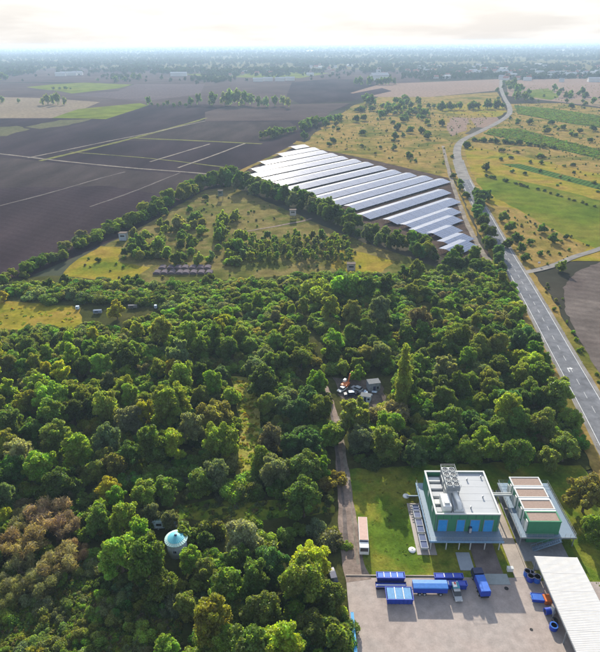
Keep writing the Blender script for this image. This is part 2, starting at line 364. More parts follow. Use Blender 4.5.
field('vineyard', [(500, 164), (520, 164), (600, 184), (700, 208), (700, 214), (600, 190), (520, 169)], T_VINE)
field('ploughed_field', [(900, 330), (640, 252), (600, 262), (576, 272), (563, 288), (566, 312), (580, 342), (600, 378), (650, 460), (900, 700)], T_PLOUGH2, 0.6)
field('meadow', [(60, 278), (75, 262), (110, 243), (140, 228), (175, 208), (205, 190), (232, 186), (262, 200), (310, 220), (345, 236), (410, 258), (470, 280), (440, 300), (300, 286), (120, 286)], T_ROUGH, 1.5)
field('meadow', [(55, 284), (75, 262), (100, 246), (122, 248), (118, 262), (150, 268), (120, 284)], T_YELLOW, 1.0)
field('meadow', [(330, 268), (340, 240), (352, 250), (395, 262), (382, 272), (356, 278)], T_YELLOW, 1.0)
wood_px = [(-420, 420), (-150, 318), (0, 280), (60, 276), (120, 284), (240, 280), (330, 272), (420, 274), (490, 264), (512, 290), (545, 362), (588, 446), (600, 470), (575, 474), (500, 466), (420, 468), (352, 470), (350, 500), (356, 560), (345, 578), (352, 660), (352, 900), (-420, 900)]
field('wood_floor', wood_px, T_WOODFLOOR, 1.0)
field('meadow', [(-200, 330), (-100, 300), (0, 302), (30, 303), (80, 308), (84, 327), (0, 330), (-150, 350)], T_YELLOW, 1.0)
field('scrubland', [(-420, 900), (-200, 640), (-40, 592), (20, 590), (70, 570), (100, 580), (168, 596), (185, 660), (190, 900)], T_WEEDS, 1.0)
field('meadow', [(160, 512), (215, 500), (330, 502), (336, 514), (270, 520), (175, 520)], T_LAWN, 0.6)
field('weedy_strip', [(236, 480), (240, 430), (236, 392), (230, 376), (248, 378), (260, 400), (260, 440), (258, 470), (244, 505)], T_WEEDPATH, 0.6)
field('lawn', [(342, 470), (420, 466), (500, 463), (580, 466), (612, 500), (760, 700), (600, 900), (348, 900), (356, 582), (349, 520)], T_LAWN, 0.4)
field('solar_ground', [(236, 178), (293, 144), (372, 160), (448, 178), (474, 238), (492, 258), (470, 268), (430, 252), (350, 218)], T_SOLARSOIL, 1.0)
field('solar_verge', [(293, 144), (297, 141), (376, 157), (452, 176), (478, 236), (474, 238), (448, 178), (372, 160)], T_MEADOW, 0.6)
ZT = Z[0]

# ------------------------------------------------------------------ tracks and roads
road_px = [(690, 590), (640, 498), (600, 422), (562, 354), (527, 291), (502, 248), (483, 213), (470, 190), (461, 170), (457, 152), (462, 141), (480, 131.5), (498, 122.5), (509, 114), (509, 106), (504.5, 98), (501, 88), (501.5, 77), (503, 68)]
ROAD = px_path(road_px, 14)
side = px_path([(519, 273.5), (532, 271.5), (553, 266), (575, 257), (600, 249), (660, 226)])
lane = px_path([(443, 146), (447, 164), (452, 182), (460, 206), (470, 230), (482, 252), (490, 262)])
track = px_path([(358, 582), (352, 560), (348, 520), (345, 490), (341, 462), (338, 440), (334, 415), (329, 396), (324, 378), (321, 360), (316, 344), (306, 325), (290, 300), (272, 283), (262, 268), (255, 250)])
white_track = px_path([(-150, 138), (0, 154), (60, 161), (130, 168), (205, 174), (236, 180)])
path2 = px_path([(28, 158), (62, 151), (110, 141), (160, 131), (205, 121)])
path2g = px_path([(40, 161), (90, 149), (130, 139), (190, 123), (206, 118)])
path3 = px_path([(130, 138), (200, 141), (262, 144)])
path4 = px_path([(292, 147), (270, 158), (246, 169), (226, 182)])
path5 = px_path([(70, 152), (150, 158.5), (230, 168), (240, 169)])
def way(name, path, w, m, **k):
    Z[0] += 0.006
    return strip(name, path, w, Z[0], m, **k)
M_PALE = terrain('pale_track', [(0.25, (0.1632, 0.1428, 0.1190)), (0.75, (0.2312, 0.2040, 0.1700))], scale=0.05, fine=0.6)
M_VERGE = terrain('verge_grass', [(0.25, (0.10, 0.115, 0.035)), (0.75, (0.17, 0.16, 0.06))], scale=0.05, fine=0.6)
way('path', path5, 2.6, M_VERGE, jit=0.5)
way('path', path2g, 7.0, M_VERGE, jit=0.8)
way('path', path3, 6.0, M_VERGE, jit=0.8)
way('path', px_path([(0, 206), (50, 193), (95, 180), (125, 172)]), 2.2, terrain('wheel_track', [(0.3, (0.115, 0.10, 0.095)), (0.7, (0.14, 0.12, 0.11))], scale=0.1), jit=0.4)
way('path', px_path([(90, 207), (130, 193), (165, 179), (180, 173)]), 2.0, bpy.data.materials['wheel_track'], jit=0.4)
way('path', path2, 3.2, M_PALE, jit=0.4)
way('path', px_path([(150, 162), (190, 150), (210, 144)]), 3.0, M_PALE, jit=0.4)
way('path', px_path([(178, 168), (215, 155), (245, 143.5)]), 3.0, M_PALE, jit=0.4)
way('path', white_track, 3.4, M_PALE, jit=0.3)
way('path', path4, 6.0, T_MEADOW, jit=0.6)
way('path', lane, 3.3, M_PALE, jit=0.3)
way('path', track[:76], (6.0, 1.6), T_DIRT, jit=0.3)
way('path', track[14:70], (1.2, 0.6), bpy.data.materials['wheel_track'], jit=0.25, off=-0.9)
way('path', track[8:60], 0.7, bpy.data.materials['pale_track'], jit=0.3, off=1.3)
for a, b in (((306, 232), (262, 222)),):
    way('path', px_path([(245, 232), (262, 229), (300, 222), (312, 219)]), 2.0, T_DIRT, jit=0.5)
way('road_verge', ROAD[:150], 19.0, T_MEADOW, jit=1.0)
way('side_road', side, 4.2, M_OLDASPH)
zR = Z[0] + 0.01
strip('road_shoulder', ROAD[:120], 11.6, zR, M_OLDASPH, jit=0.12)
road = strip('road', ROAD, 8.9, zR + 0.006, M_ASPH)
far_top = strip('road', ROAD[105:], 8.4, zR + 0.02, M_OLDASPH)
for o in (-4.1, 4.1): strip('edge_line', ROAD[:112], 0.2, zR + 0.012, M_LINE, parent=road, off=o)
# dashed centre lines, each dash its own piece
L = [0.0]
for a, b in zip(ROAD[:-1], ROAD[1:]): L.append(L[-1] + (b - a).length)
def at_len(s):
    for i in range(len(L) - 1):
        if L[i + 1] >= s:
            t = (s - L[i]) / max(1e-6, L[i + 1] - L[i]); return ROAD[i].lerp(ROAD[i + 1], t)
    return ROAD[-1]
s = 8.0
while s < 440:
    strip('lane_dash', [at_len(s), at_len(s + 2), at_len(s + 4)], 0.13, zR + 0.012, M_LINE, parent=road, off=-0.1)
    s += 9.0
# turn arrow painted on the lane
def arrow(sx, off):
    a, b = at_len(sx), at_len(sx + 4.2); d = (b - a).normalized(); nrm = Vector((d.y, -d.x, 0))
    q = lambda u, v: tuple(a + d * u + nrm * (off + v) + Vector((0, 0, zR + 0.0123)))
    mb = MB(); mb.add([q(0, -.15), q(3.2, -.15), q(3.2, .15), q(0, .15)], [(0, 3, 2, 1)])
    mb.add([q(2.6, .15), q(3.2, .15), q(3.2, 1.0), q(2.6, 1.0)], [(0, 3, 2, 1)])
    mb.add([q(2.0, 1.0), q(3.8, 1.0), q(2.9, 2.0)], [(0, 1, 2)])
    mb.build('turn_arrow', M_LINE, road)
dist = lambda p: min(range(len(ROAD)), key=lambda i: (ROAD[i] - p).length)
arrow(L[dist(Vector((*G(571, 372).xy, 0)))], -1.2)

# yard, pads and paving near the buildings (metres)
def slab(name, x0, x1, y0, y1, z, m, h=0.12):
    o = MB().box(x0, x1, y0, y1, -0.2, z + h).build(name, m); o['kind'] = 'structure'; return o
Zy = ZT + 0.03
yard_o = sheet('yard', None, Zy + 0.03, M_YARD, world_pts=[(9.2, 60), (70, 60), (70, 94.6), (53.0, 94.8), (52.2, 95.6), (30, 95.6), (22, 95.4), (15, 95.3), (8.4, 95.9), (8.5, 90), (8.8, 80)])
slab('walkway', 48.6, 52.0, 95.6, 125.5, Zy, M_PAVE, 0.05)
slab('kerb', 52.05, 52.35, 95.6, 106, Zy, M_PAVE, 0.2)
slab('driveway', 40.2, 46.2, 94.2, 106.9, Zy, M_DRIVE, 0.06)
slab('entrance_slab', 36.2, 39.6, 97.6, 103.0, Zy, mat('grey_slab', (0.27, 0.30, 0.33), var=0.12), 0.09)
slab('ramp_slab', 41.6, 47.0, 93.6, 96.6, Zy, mat('grey_ramp', (0.24, 0.27, 0.27), var=0.12), 0.12)
slab('gravel_pad', 26.6, 31.5, 102.2, 120.0, Zy, mat('pad_concrete', (0.30, 0.27, 0.25), var=0.15), 0.03)
slab('gravel_pad', 52.5, 63.8, 97.9, 125.2, Zy, mat('pad_grey', (0.19, 0.19, 0.20), var=0.2), 0.05)
o = MB().box(8.4, 32, 95.75, 96.0, 0, Zy + 0.22).build('kerb', M_PAVE); o['kind'] = 'structure'
M_BED = terrain('planting_bed', [(0.3, (0.10, 0.10, 0.04)), (0.7, (0.2, 0.17, 0.08))], scale=0.3, fine=2)
slab('planting_bed', 52.5, 54.2, 97.0, 100.4, Zy, M_BED, 0.12)
# ------------------------------------------------------------------ vegetation prototypes
def leaf_mat():
    m, n, l, b = nt('leaf'); n.remove(b); out = n['Material Output']
    oi = n.new('ShaderNodeObjectInfo'); at = n.new('ShaderNodeAttribute'); at.attribute_name = 'tint'
    hs = n.new('ShaderNodeHueSaturation')
    m1 = n.new('ShaderNodeMath'); m1.operation = 'MULTIPLY_ADD'; m1.inputs[1].default_value = 0.07; m1.inputs[2].default_value = 0.465
    m2 = n.new('ShaderNodeMath'); m2.operation = 'MULTIPLY_ADD'; m2.inputs[1].default_value = 1.15; m2.inputs[2].default_value = 0.55
    m3 = n.new('ShaderNodeMath'); m3.operation = 'MULTIPLY_ADD'; m3.inputs[1].default_value = 0.35; m3.inputs[2].default_value = 0.82
    m4 = n.new('ShaderNodeMath'); m4.operation = 'MULTIPLY'
    l.new(at.outputs['Fac'], m1.inputs[0]); l.new(at.outputs['Fac'], m2.inputs[0]); l.new(oi.outputs['Random'], m3.inputs[0])
    l.new(m2.outputs[0], m4.inputs[0]); l.new(m3.outputs[0], m4.inputs[1])
    ic = n.new('ShaderNodeAttribute'); ic.attribute_type = 'INSTANCER'; ic.attribute_name = 'icol'
    ad = n.new('ShaderNodeVectorMath'); ad.operation = 'ADD'; l.new(oi.outputs['Color'], ad.inputs[0]); l.new(ic.outputs['Color'], ad.inputs[1])
    l.new(ad.outputs[0], hs.inputs['Color']); l.new(m1.outputs[0], hs.inputs['Hue']); l.new(m4.outputs[0], hs.inputs['Value'])
    df = n.new('ShaderNodeBsdfDiffuse'); tr = n.new('ShaderNodeBsdfTranslucent'); gl = n.new('ShaderNodeBsdfGlossy'); gl.inputs['Roughness'].default_value = 0.45
    gl.inputs['Color'].default_value = (0.8, 0.85, 0.8, 1)
    l.new(hs.outputs[0], df.inputs['Color'])
    tm = n.new('ShaderNodeVectorMath'); tm.operation = 'MULTIPLY'; tm.inputs[1].default_value = (1.5, 1.45, 0.5)
    l.new(hs.outputs[0], tm.inputs[0]); l.new(tm.outputs[0], tr.inputs['Color'])
    a = n.new('ShaderNodeMixShader'); a.inputs[0].default_value = 0.62; b2 = n.new('ShaderNodeMixShader'); b2.inputs[0].default_value = 0.015
    l.new(df.outputs[0], a.inputs[1]); l.new(tr.outputs[0], a.inputs[2]); l.new(a.outputs[0], b2.inputs[1]); l.new(gl.outputs[0], b2.inputs[2])
    l.new(b2.outputs[0], out.inputs['Surface'])
    return m
M_LEAF = leaf_mat()
M_BARK = mat('bark', (0.12, 0.095, 0.07), 0.95, var=0.35, scale=3, spec=0.1)

def leaf_mesh(name, clumps, n, size, seed, drop=0.25, aspect=0.6, up=0.25, flat=1.0, fill=0.7):
    """leaf sprays over the surface of a cloud of clumps: (x, y, z, radius)"""
    rng = np.random.default_rng(seed)
    C = np.array(clumps, float); k = len(C)
    pr = C[:, 3] ** 2; pr /= pr.sum()
    ci = rng.choice(k, n * 2, p=pr)
    d = rng.normal(size=(n * 2, 3)); d[:, 2] += up; d /= np.linalg.norm(d, axis=1)[:, None]
    rad = C[ci, 3] * (fill + (1.12 - fill) * rng.random(n * 2) ** 0.6)
    p = C[ci, :3] + d * rad[:, None] * np.array([1, 1, flat])
    # leave out leaves buried in other clumps
    bur = np.zeros(n * 2, bool)
    for j in range(k):
        q = (p - C[j, :3]) / np.array([1, 1, flat]); bur |= (np.linalg.norm(q, axis=1) < C[j, 3] * 0.62) & (ci != j)
    keep = (~bur) | (rng.random(n * 2) < 0.12)
    p, d, ci = p[keep][:n], d[keep][:n], ci[keep][:n]; n = len(p)
    nrm = d * 0.55 + rng.normal(size=(n, 3)) * 0.6; nrm[:, 2] += 0.25; nrm /= np.linalg.norm(nrm, axis=1)[:, None]
    t = np.cross(nrm, rng.normal(size=(n, 3))); t /= np.linalg.norm(t, axis=1)[:, None]; bi = np.cross(nrm, t)
    s = size * rng.uniform(0.6, 1.35, n)[:, None]
    v = np.empty((n, 4, 3)); bend = nrm * s * 0.18
    v[:, 0] = p - t * s - bend; v[:, 1] = p - bi * s * aspect; v[:, 2] = p + t * s - bend; v[:, 3] = p + bi * s * aspect
    me = bpy.data.meshes.new(name)
    me.vertices.add(n * 4); me.vertices.foreach_set('co', v.reshape(-1).astype(np.float32))
    me.loops.add(n * 4); me.loops.foreach_set('vertex_index', np.arange(n * 4, dtype=np.int32))
    me.polygons.add(n); me.polygons.foreach_set('loop_start', np.arange(0, n * 4, 4, dtype=np.int32))
    me.update(calc_edges=True); me.validate()
    at = me.attributes.new('tint', 'FLOAT', 'FACE')
    ct = rng.random(k); tint = np.clip(ct[ci] * 0.45 + rng.random(n) ** 1.5 * 0.6, 0, 1)
    at.data.foreach_set('value', tint.astype(np.float32))
    me.materials.append(M_LEAF)
    return me

def trunk_mesh(name, clumps, h, r, seed):
    rnd = random.Random(seed); mb = MB()
    top = Vector((rnd.uniform(-.3, .3), rnd.uniform(-.3, .3), h * 0.72)); bend = Vector((rnd.uniform(-.3, .3), rnd.uniform(-.3, .3), h * 0.35))
    mb.tube([(0, 0, -0.3), (0, 0, 0.3), bend, top], [r * 1.5, r * 1.1, r * 0.8, r * 0.25], 7)
    for c in rnd.sample(list(clumps), min(8, len(clumps))):
        b = Vector((0, 0, 0)).lerp(bend, 1) if rnd.random() < .5 else bend.lerp(top, rnd.uniform(.1, .6))
        e = Vector(c[:3]); m = b.lerp(e, 0.5) + Vector((0, 0, 0.3))
        mb.tube([b, m, e], [r * 0.5, r * 0.3, r * 0.08], 5)
    return mb.mesh(name, M_BARK)

PROTO = {}
def proto(kind, clumps, h, n, size, seed, **kw):
    cm = leaf_mesh(kind + '_crown', clumps, n, size, seed, **kw)
    tm = trunk_mesh(kind + '_trunk', clumps, h, 0.028 * h, seed)
    R = max(math.hypot(c[0], c[1]) + c[3] for c in clumps); top = max(c[2] + c[3] for c in clumps)
    PROTO.setdefault(kind, []).append((cm, tm, R, top))

def broad_clumps(rnd, R, h, n, low=0.28, rr=(0.24, 0.42), lobes=7, tuft=5):
    """a few uneven limbs' worth of foliage, each broken into smaller tufts"""
    out = []; mid = h * (low + 1) / 2; vz = h * (1 - low) / 2
    a0 = rnd.uniform(0, 6.28)
    for i in range(lobes):
        t = (i + rnd.uniform(0.1, 0.9)) / lobes
        z = -0.75 + 1.55 * t + rnd.uniform(-.12, .12); a = a0 + i * 2.4 + rnd.uniform(-.5, .5)
        rad = R * (0.62 if z < 0.2 else 0.62 * max(0.15, 1 - (z - .2) * 0.95)) * rnd.uniform(0.6, 1.15)
        lr = R * rnd.uniform(0.34, 0.5); c = Vector((math.cos(a) * rad, math.sin(a) * rad, mid + z * (vz - lr * .6)))
        out.append((c.x, c.y, c.z, lr * 0.75))
        for k in range(tuft):
            d = Vector((rnd.gauss(0, 1), rnd.gauss(0, 1), rnd.gauss(.35, .8))).normalized(); tr = lr * rnd.uniform(0.3, 0.55)
            q = c + d * lr * rnd.uniform(0.7, 1.05); out.append((q.x, q.y, max(q.z, tr * 0.8), tr))
    out.append((0, 0, mid, R * 0.5))
    return out
rnd = random.Random(7)
for i in range(6): proto('round', broad_clumps(rnd, 5.0, 11.5, 0, low=0.12, lobes=9 + i % 3, tuft=6), 11.5, 11000, 0.31, 10 + i, fill=0.55)
for i in range(5): proto('airy', broad_clumps(rnd, 4.3, 13.0, 0, low=0.12, lobes=12, tuft=4), 13.0, 9000, 0.30, 30 + i, fill=0.3)
for i in range(3): proto('small', broad_clumps(rnd, 3.0, 7.0, 0, low=0.08, lobes=6, tuft=5), 7.0, 5000, 0.26, 50 + i, fill=0.45)
for i in range(3): proto('slim', broad_clumps(rnd, 2.0, 8.0, 0, low=0.05, lobes=7, tuft=3), 8.0, 1500, 0.36, 55 + i, fill=0.3)
for i in range(4):   # low, spreading thicket shrub
    cl = [(rnd.uniform(-2.4, 2.4), rnd.uniform(-2.4, 2.4), rnd.uniform(0.8, 2.6), rnd.uniform(0.7, 1.4)) for _ in range(16)]
    proto('shrub', cl, 3.6, 3200, 0.27, 60 + i, fill=0.5)
for i in range(3):   # dry twiggy thicket
    cl = [(rnd.uniform(-3, 3), rnd.uniform(-3, 3), rnd.uniform(1, 4.2), rnd.uniform(0.7, 1.3)) for _ in range(26)]
    proto('twiggy', cl, 5.2, 5200, 0.42, 70 + i, aspect=0.13, fill=0.15)
cl = [(rnd.uniform(-.9, .9) * (1.35 - abs(z / 24 - .42)), rnd.uniform(-.9, .9) * (1.35 - abs(z / 24 - .42)), z, 1.7 * (1.25 - abs(z / 22 - 0.38) * 1.25)) for z in np.linspace(2.5, 21, 34)]
cl += [(rnd.gauss(0, 1.1), rnd.gauss(0, 1.1), rnd.uniform(2, 20), rnd.uniform(.4, .9)) for _ in range(40)]
proto('poplar', cl, 22.5, 9500, 0.26, 80, fill=0.3)
for i in range(4): proto('field', broad_clumps(rnd, 3.0, 5.0, 0, low=0.02, lobes=6, tuft=4), 5.0, 1800, 0.36, 90 + i, fill=0.5)
for i in range(3): proto('far', broad_clumps(rnd, 5.0, 10.5, 0, low=0.05, lobes=7, tuft=3), 10.5, 520, 0.95, 100 + i, fill=0.55)
for i in range(3):
    cl = [(rnd.uniform(-.9, .9), rnd.uniform(-.9, .9), rnd.uniform(0.15, 0.7), rnd.uniform(0.3, 0.55)) for _ in range(9)]
    PROTO.setdefault('weed', []).append((leaf_mesh('weed_leaves', cl, 420, 0.2, 110 + i, fill=0.4), None, 1.2, 1.1))

COLR = {'D': (0.080, 0.132, 0.032), 'M': (0.125, 0.195, 0.040), 'L': (0.20, 0.27, 0.045), 'Y': (0.30, 0.33, 0.036), 'O': (0.178, 0.218, 0.055),
        'S': (0.22, 0.27, 0.16), 'G': (0.15, 0.19, 0.095), 'B': (0.215, 0.185, 0.13), 'N': (0.080, 0.16, 0.060), 'P': (0.16, 0.17, 0.095), 'R': (0.25, 0.23, 0.045), 'K': (0.165, 0.26, 0.036), 'F': (0.030, 0.048, 0.022)}
CNAME = {'D': 'dark green', 'M': 'mid green', 'L': 'light green', 'Y': 'yellow-green', 'O': 'olive', 'S': 'silvery', 'G': 'grey-green', 'B': 'dry brown', 'N': 'bluish green', 'P': 'grey-brown', 'R': 'rust-tinged', 'K': 'vivid green', 'F': 'dark'}
FORM = {'round': 'broad rounded', 'airy': 'loose open-crowned', 'small': 'small bushy', 'twiggy': 'bare twiggy', 'poplar': 'tall columnar', 'shrub': 'low'}
NAME = {'round': 'broadleaf_tree', 'airy': 'broadleaf_tree', 'small': 'small_tree', 'twiggy': 'twiggy_shrub', 'poplar': 'poplar_tree', 'shrub': 'shrub'}
def zone(p):
    x, y = p[0], p[1]
    tx = min(track, key=lambda q: abs(q.y - y)).x
    if x > tx:
        if y < 128 and x > 60: return 'on the lawn beyond the raised block'
        if y < 162: return 'along the lawn behind the green building'
        if y < 215: return 'beside the scrap corner and main road'
        return 'between the solar field and dirt track'
    if y < 112: return 'in the lower wood around the round tank'
    if y < 160: return 'in the wood above the round tank'
    if y < 215: return 'in the wood below the strip of yellow grass'
    return 'in the wood edge by the meadow'
rt = random.Random(11)
PLACED = []     # x, y, radius
def jitter_col(c, a=0.14):
    return tuple(max(0.004, v * rt.uniform(1 - a, 1 + a)) for v in c) + (1.0,)
def put_tree(kind, pos, width, col, label=None, hs=None):
    cm, tm, R, top = rt.choice(PROTO[kind]); s = width / (2 * R)
    hscale = s * (hs or rt.uniform(0.85, 1.12))
    root = empty(NAME[kind], (pos[0], pos[1], 0), rt.uniform(0, 6.28)); root.scale = (s, s, hscale)
    c = link(cm, 'crown', root); c.color = jitter_col(COLR[col]); link(tm, 'trunk', root)
    what = 'shrub' if kind in ('shrub', 'twiggy') else 'tree'
    z = zone(pos)
    tag(root, label or f'{CNAME[col]} {FORM[kind]} {what} {z}', what, f'{CNAME[col]} {FORM[kind]} {what}s {z}')
    PLACED.append((pos[0], pos[1], width * 0.42))
    return root
def tree_px(x, y, w, col, kind='round', label=None, hs=None):
    cm, tm, R, top = PROTO[kind][0]
    z = 5.0
    for _ in range(4):
        p = G(x, y, z); depth = -(RM.transposed() @ (p - Vector((0, 0, HC)))).z
        wm = 1.22 * w * depth / FPX; z = 0.55 * top * wm / (2 * R)
    if wm > 13.5 and kind in ('round', 'airy'):        # a clump that reads as several trees
        for dx, dy in ((-.24, .08), (.24, .02), (.02, -.2)):
            tree_px(x + dx * w, y + dy * w, w * rt.uniform(.5, .62), col if rt.random() < .7 else rt.choice('MLOG'), rt.choice(('round', kind)), label, hs)
        return None
    return put_tree(kind, G(x, y, z), wm, col, label, hs)

notable = '''22 290 26 M round;48 286 14 D small;65 283 16 D small;103 284 18 D round;126 283 14 D small;136 282 12 D small;70 295 16 G small;30 300 20 G round;50 301 26 M round
85 301 24 D round;101 301 26 M round;116 309 16 Y small;138 298 24 D round;3 299 14 Y small;28 344 20 M round;28 362 30 M round;38 396 50 L airy;62 372 20 Y small;84 406 46 D round;92 361 38 M round
125 360 26 D round;122 396 38 L round;144 416 20 Y airy;10 422 28 M airy;110 378 20 G small;5 390 20 L small;258 299 11 K small;190 334 26 L airy;214 346 42 M airy;240 342 34 O round;178 356 24 G small
160 330 22 L airy;286 336 42 M round;264 362 36 G round;292 356 38 M round;178 402 28 L airy;166 410 28 L airy;214 412 32 O round;283 399 26 G round;316 287 38 K shrub;350 288 34 K shrub
418 289 24 O round;418 271 18 O small;370 286 20 D small;386 284 16 D small;405 270 12 D small;330 308 18 L airy;352 313 18 O airy;380 313 22 P airy;420 317 22 P airy;335 341 24 K round
360 326 34 M round;415 329 34 M round;372 350 34 M round;350 361 32 M round;358 374 14 K small;421 361 16 L small;441 346 30 M round;446 366 24 G small;488 342 42 D round;526 339 34 N round
456 336 26 M round;480 376 34 N round;531 371 38 L round;530 396 36 D round;490 396 36 M round;558 392 28 O airy;545 422 30 O round;508 420 46 M airy;470 426 38 N round;449 420 28 M round
566 446 28 O round;446 436 26 M round;480 446 44 M round;516 454 34 M round;550 456 28 O round;20 452 30 S airy;55 436 30 O airy;45 456 22 P twiggy;76 450 28 K airy;105 466 42 O round
60 482 32 D round;130 416 34 G round;145 441 12 Y small;5 496 24 G round;116 500 20 K airy;101 511 18 K airy;126 521 28 K airy;82 534 15 K small;5 516 15 Y small;5 531 13 K small
46 516 46 B twiggy;28 546 42 B twiggy;68 526 32 B twiggy;18 568 42 B twiggy;58 560 40 P twiggy;22 520 30 P twiggy;172 441 28 Y airy;192 430 26 P airy;220 441 32 L round;165 486 32 M round
200 481 24 M airy;216 474 24 G airy;274 470 30 G round;270 438 24 P airy;300 441 40 N round;308 406 46 N round;332 431 28 L round;304 466 38 M round;296 471 18 K small;321 466 20 K small
304 497 38 D round;355 416 32 O small;362 436 28 G round;386 441 30 O airy;388 411 40 P shrub;430 441 42 M round;414 452 28 N round;372 462 20 D shrub;242 536 40 S round;305 576 46 K airy
270 560 34 N round;206 541 16 D small;186 530 22 M small;226 581 42 L round;260 606 46 M round;212 621 38 R airy;226 641 34 L airy;282 641 42 Y airy;187 601 28 O round;166 645 30 L round
330 596 32 M round;312 626 42 D round;337 634 32 O small;588 492 38 O round;598 530 28 K round;120 552 38 L airy;148 562 38 M airy;160 582 34 M round;139 536 24 K airy;95 556 20 M shrub
330 540 26 G shrub;345 545 14 O shrub;300 640 34 N round;250 650 40 M airy;190 560 22 L airy;205 570 26 O airy;170 520 18 P airy;152 512 20 P airy;2 545 40 B twiggy;42 582 34 P twiggy;76 550 28 B twiggy;8 594 32 P twiggy;60 498 24 P twiggy'''
for row in notable.replace('\n', ';').split(';'):
    x, y, w, c, k = row.split(); 
    x, y, w = float(x), float(y), float(w)
    if y < 303 and x < 150: tree_px(x, y - 5, w * .8, c, 'shrub' if k == 'round' else k, hs=.75)
    else: tree_px(x, y, w, c, k)
pop = tree_px(404, 372, 27, 'O', 'poplar', 'tall narrow yellow-green poplar above the scrap corner', hs=None)
pop.scale.z = pop.scale.x * 0.95; pop.scale.x *= 0.74; pop.scale.y *= 0.74; pop['group'] = 'poplars'

# the rest of the wood: fill what is still open, the nearest first
WOOD = poly_px([(-60, 330), (0, 326), (60, 326), (78, 322), (100, 318), (200, 314), (300, 296), (420, 296), (490, 266), (512, 292), (543, 362), (583, 446), (560, 462), (480, 460), (420, 462), (350, 464), (338, 470), (332, 500), (338, 560), (338, 600), (344, 652), (344, 700), (180, 700), (172, 590), (110, 545), (70, 535), (0, 600), (-60, 620)])
BUSH = poly_px([(-60, 314), (0, 290), (60, 282), (120, 287), (250, 284), (330, 276), (420, 278), (488, 262), (512, 290), (430, 300), (300, 300), (200, 316), (115, 306), (60, 298), (0, 297)])
SCRAP = poly_px([(328, 374), (352, 372), (392, 374), (392, 400), (362, 410), (330, 410)])
CLEAR = [poly_px(q) for q in ([(165, 509), (215, 500), (330, 502), (336, 514), (270, 519), (215, 519)], [(238, 474), (241, 430), (237, 392), (232, 377), (246, 379), (258, 400), (258, 440), (256, 472)], [(158, 516), (178, 516), (196, 560), (160, 566)], [(322, 570), (344, 572), (344, 604), (324, 604)], [(-60, 314), (0, 305), (74, 309), (150, 306), (150, 316), (84, 326), (0, 329), (-60, 336)])] + [SCRAP]
def blocks(p, d=None):
    """would a tree here stand on a clearing or right in front of one"""
    d = d or (8.0 if p[1] < 190 else 17.0)
    return any(inside((p[0] + dx, p[1] + dy), q) for q in CLEAR for dy in (0, d * .5, d) for dx in (-1.5, 1.5)) or (abs(p[0] - TANK[0]) < 5 and -11 < p[1] - TANK[1] < 12)
TANK = (-33.5, 102.8)
def free(p, r, k):
    for x, y, q in PLACED:
        if (p[0] - x) ** 2 + (p[1] - y) ** 2 < (k * (r + q)) ** 2: return False
    return True
xs = [p[0] for p in WOOD]; ys = [p[1] for p in WOOD]
cand = []
for _ in range(9000):
    p = (rt.uniform(min(xs), max(xs)), rt.uniform(min(ys), max(ys)))
    if inside(p, WOOD) and not blocks(p) and not near_path(p, track, 4.6 if p[1] < 142 else 2.6 if p[1] < 160 else 1.2): cand.append(p)
nfill = 0
for width, kf in ((10.0, 0.60), (7.5, 0.62), (5.0, 0.68)):
    for p in cand:
        if nfill >= 190: break
        w = width * rt.uniform(0.8, 1.2) * (1.0 if p[1] < 180 else 0.75 if p[1] < 205 else 0.55)
        if not free(p, w / 2, kf): continue
        if near_path(p, ROAD, 5.5 + w * 0.4): continue
        tx = min(track, key=lambda q: abs(q.y - p[1])).x
        col = rt.choice('DDMMMNLOO' if p[0] > tx else 'DMMLLOMGKYL')
        kd = ('round' if rt.random() < .6 else 'airy') if width > 6 else 'small'
        put_tree(kd, p, w, col); nfill += 1
print('trees', len(PLACED))

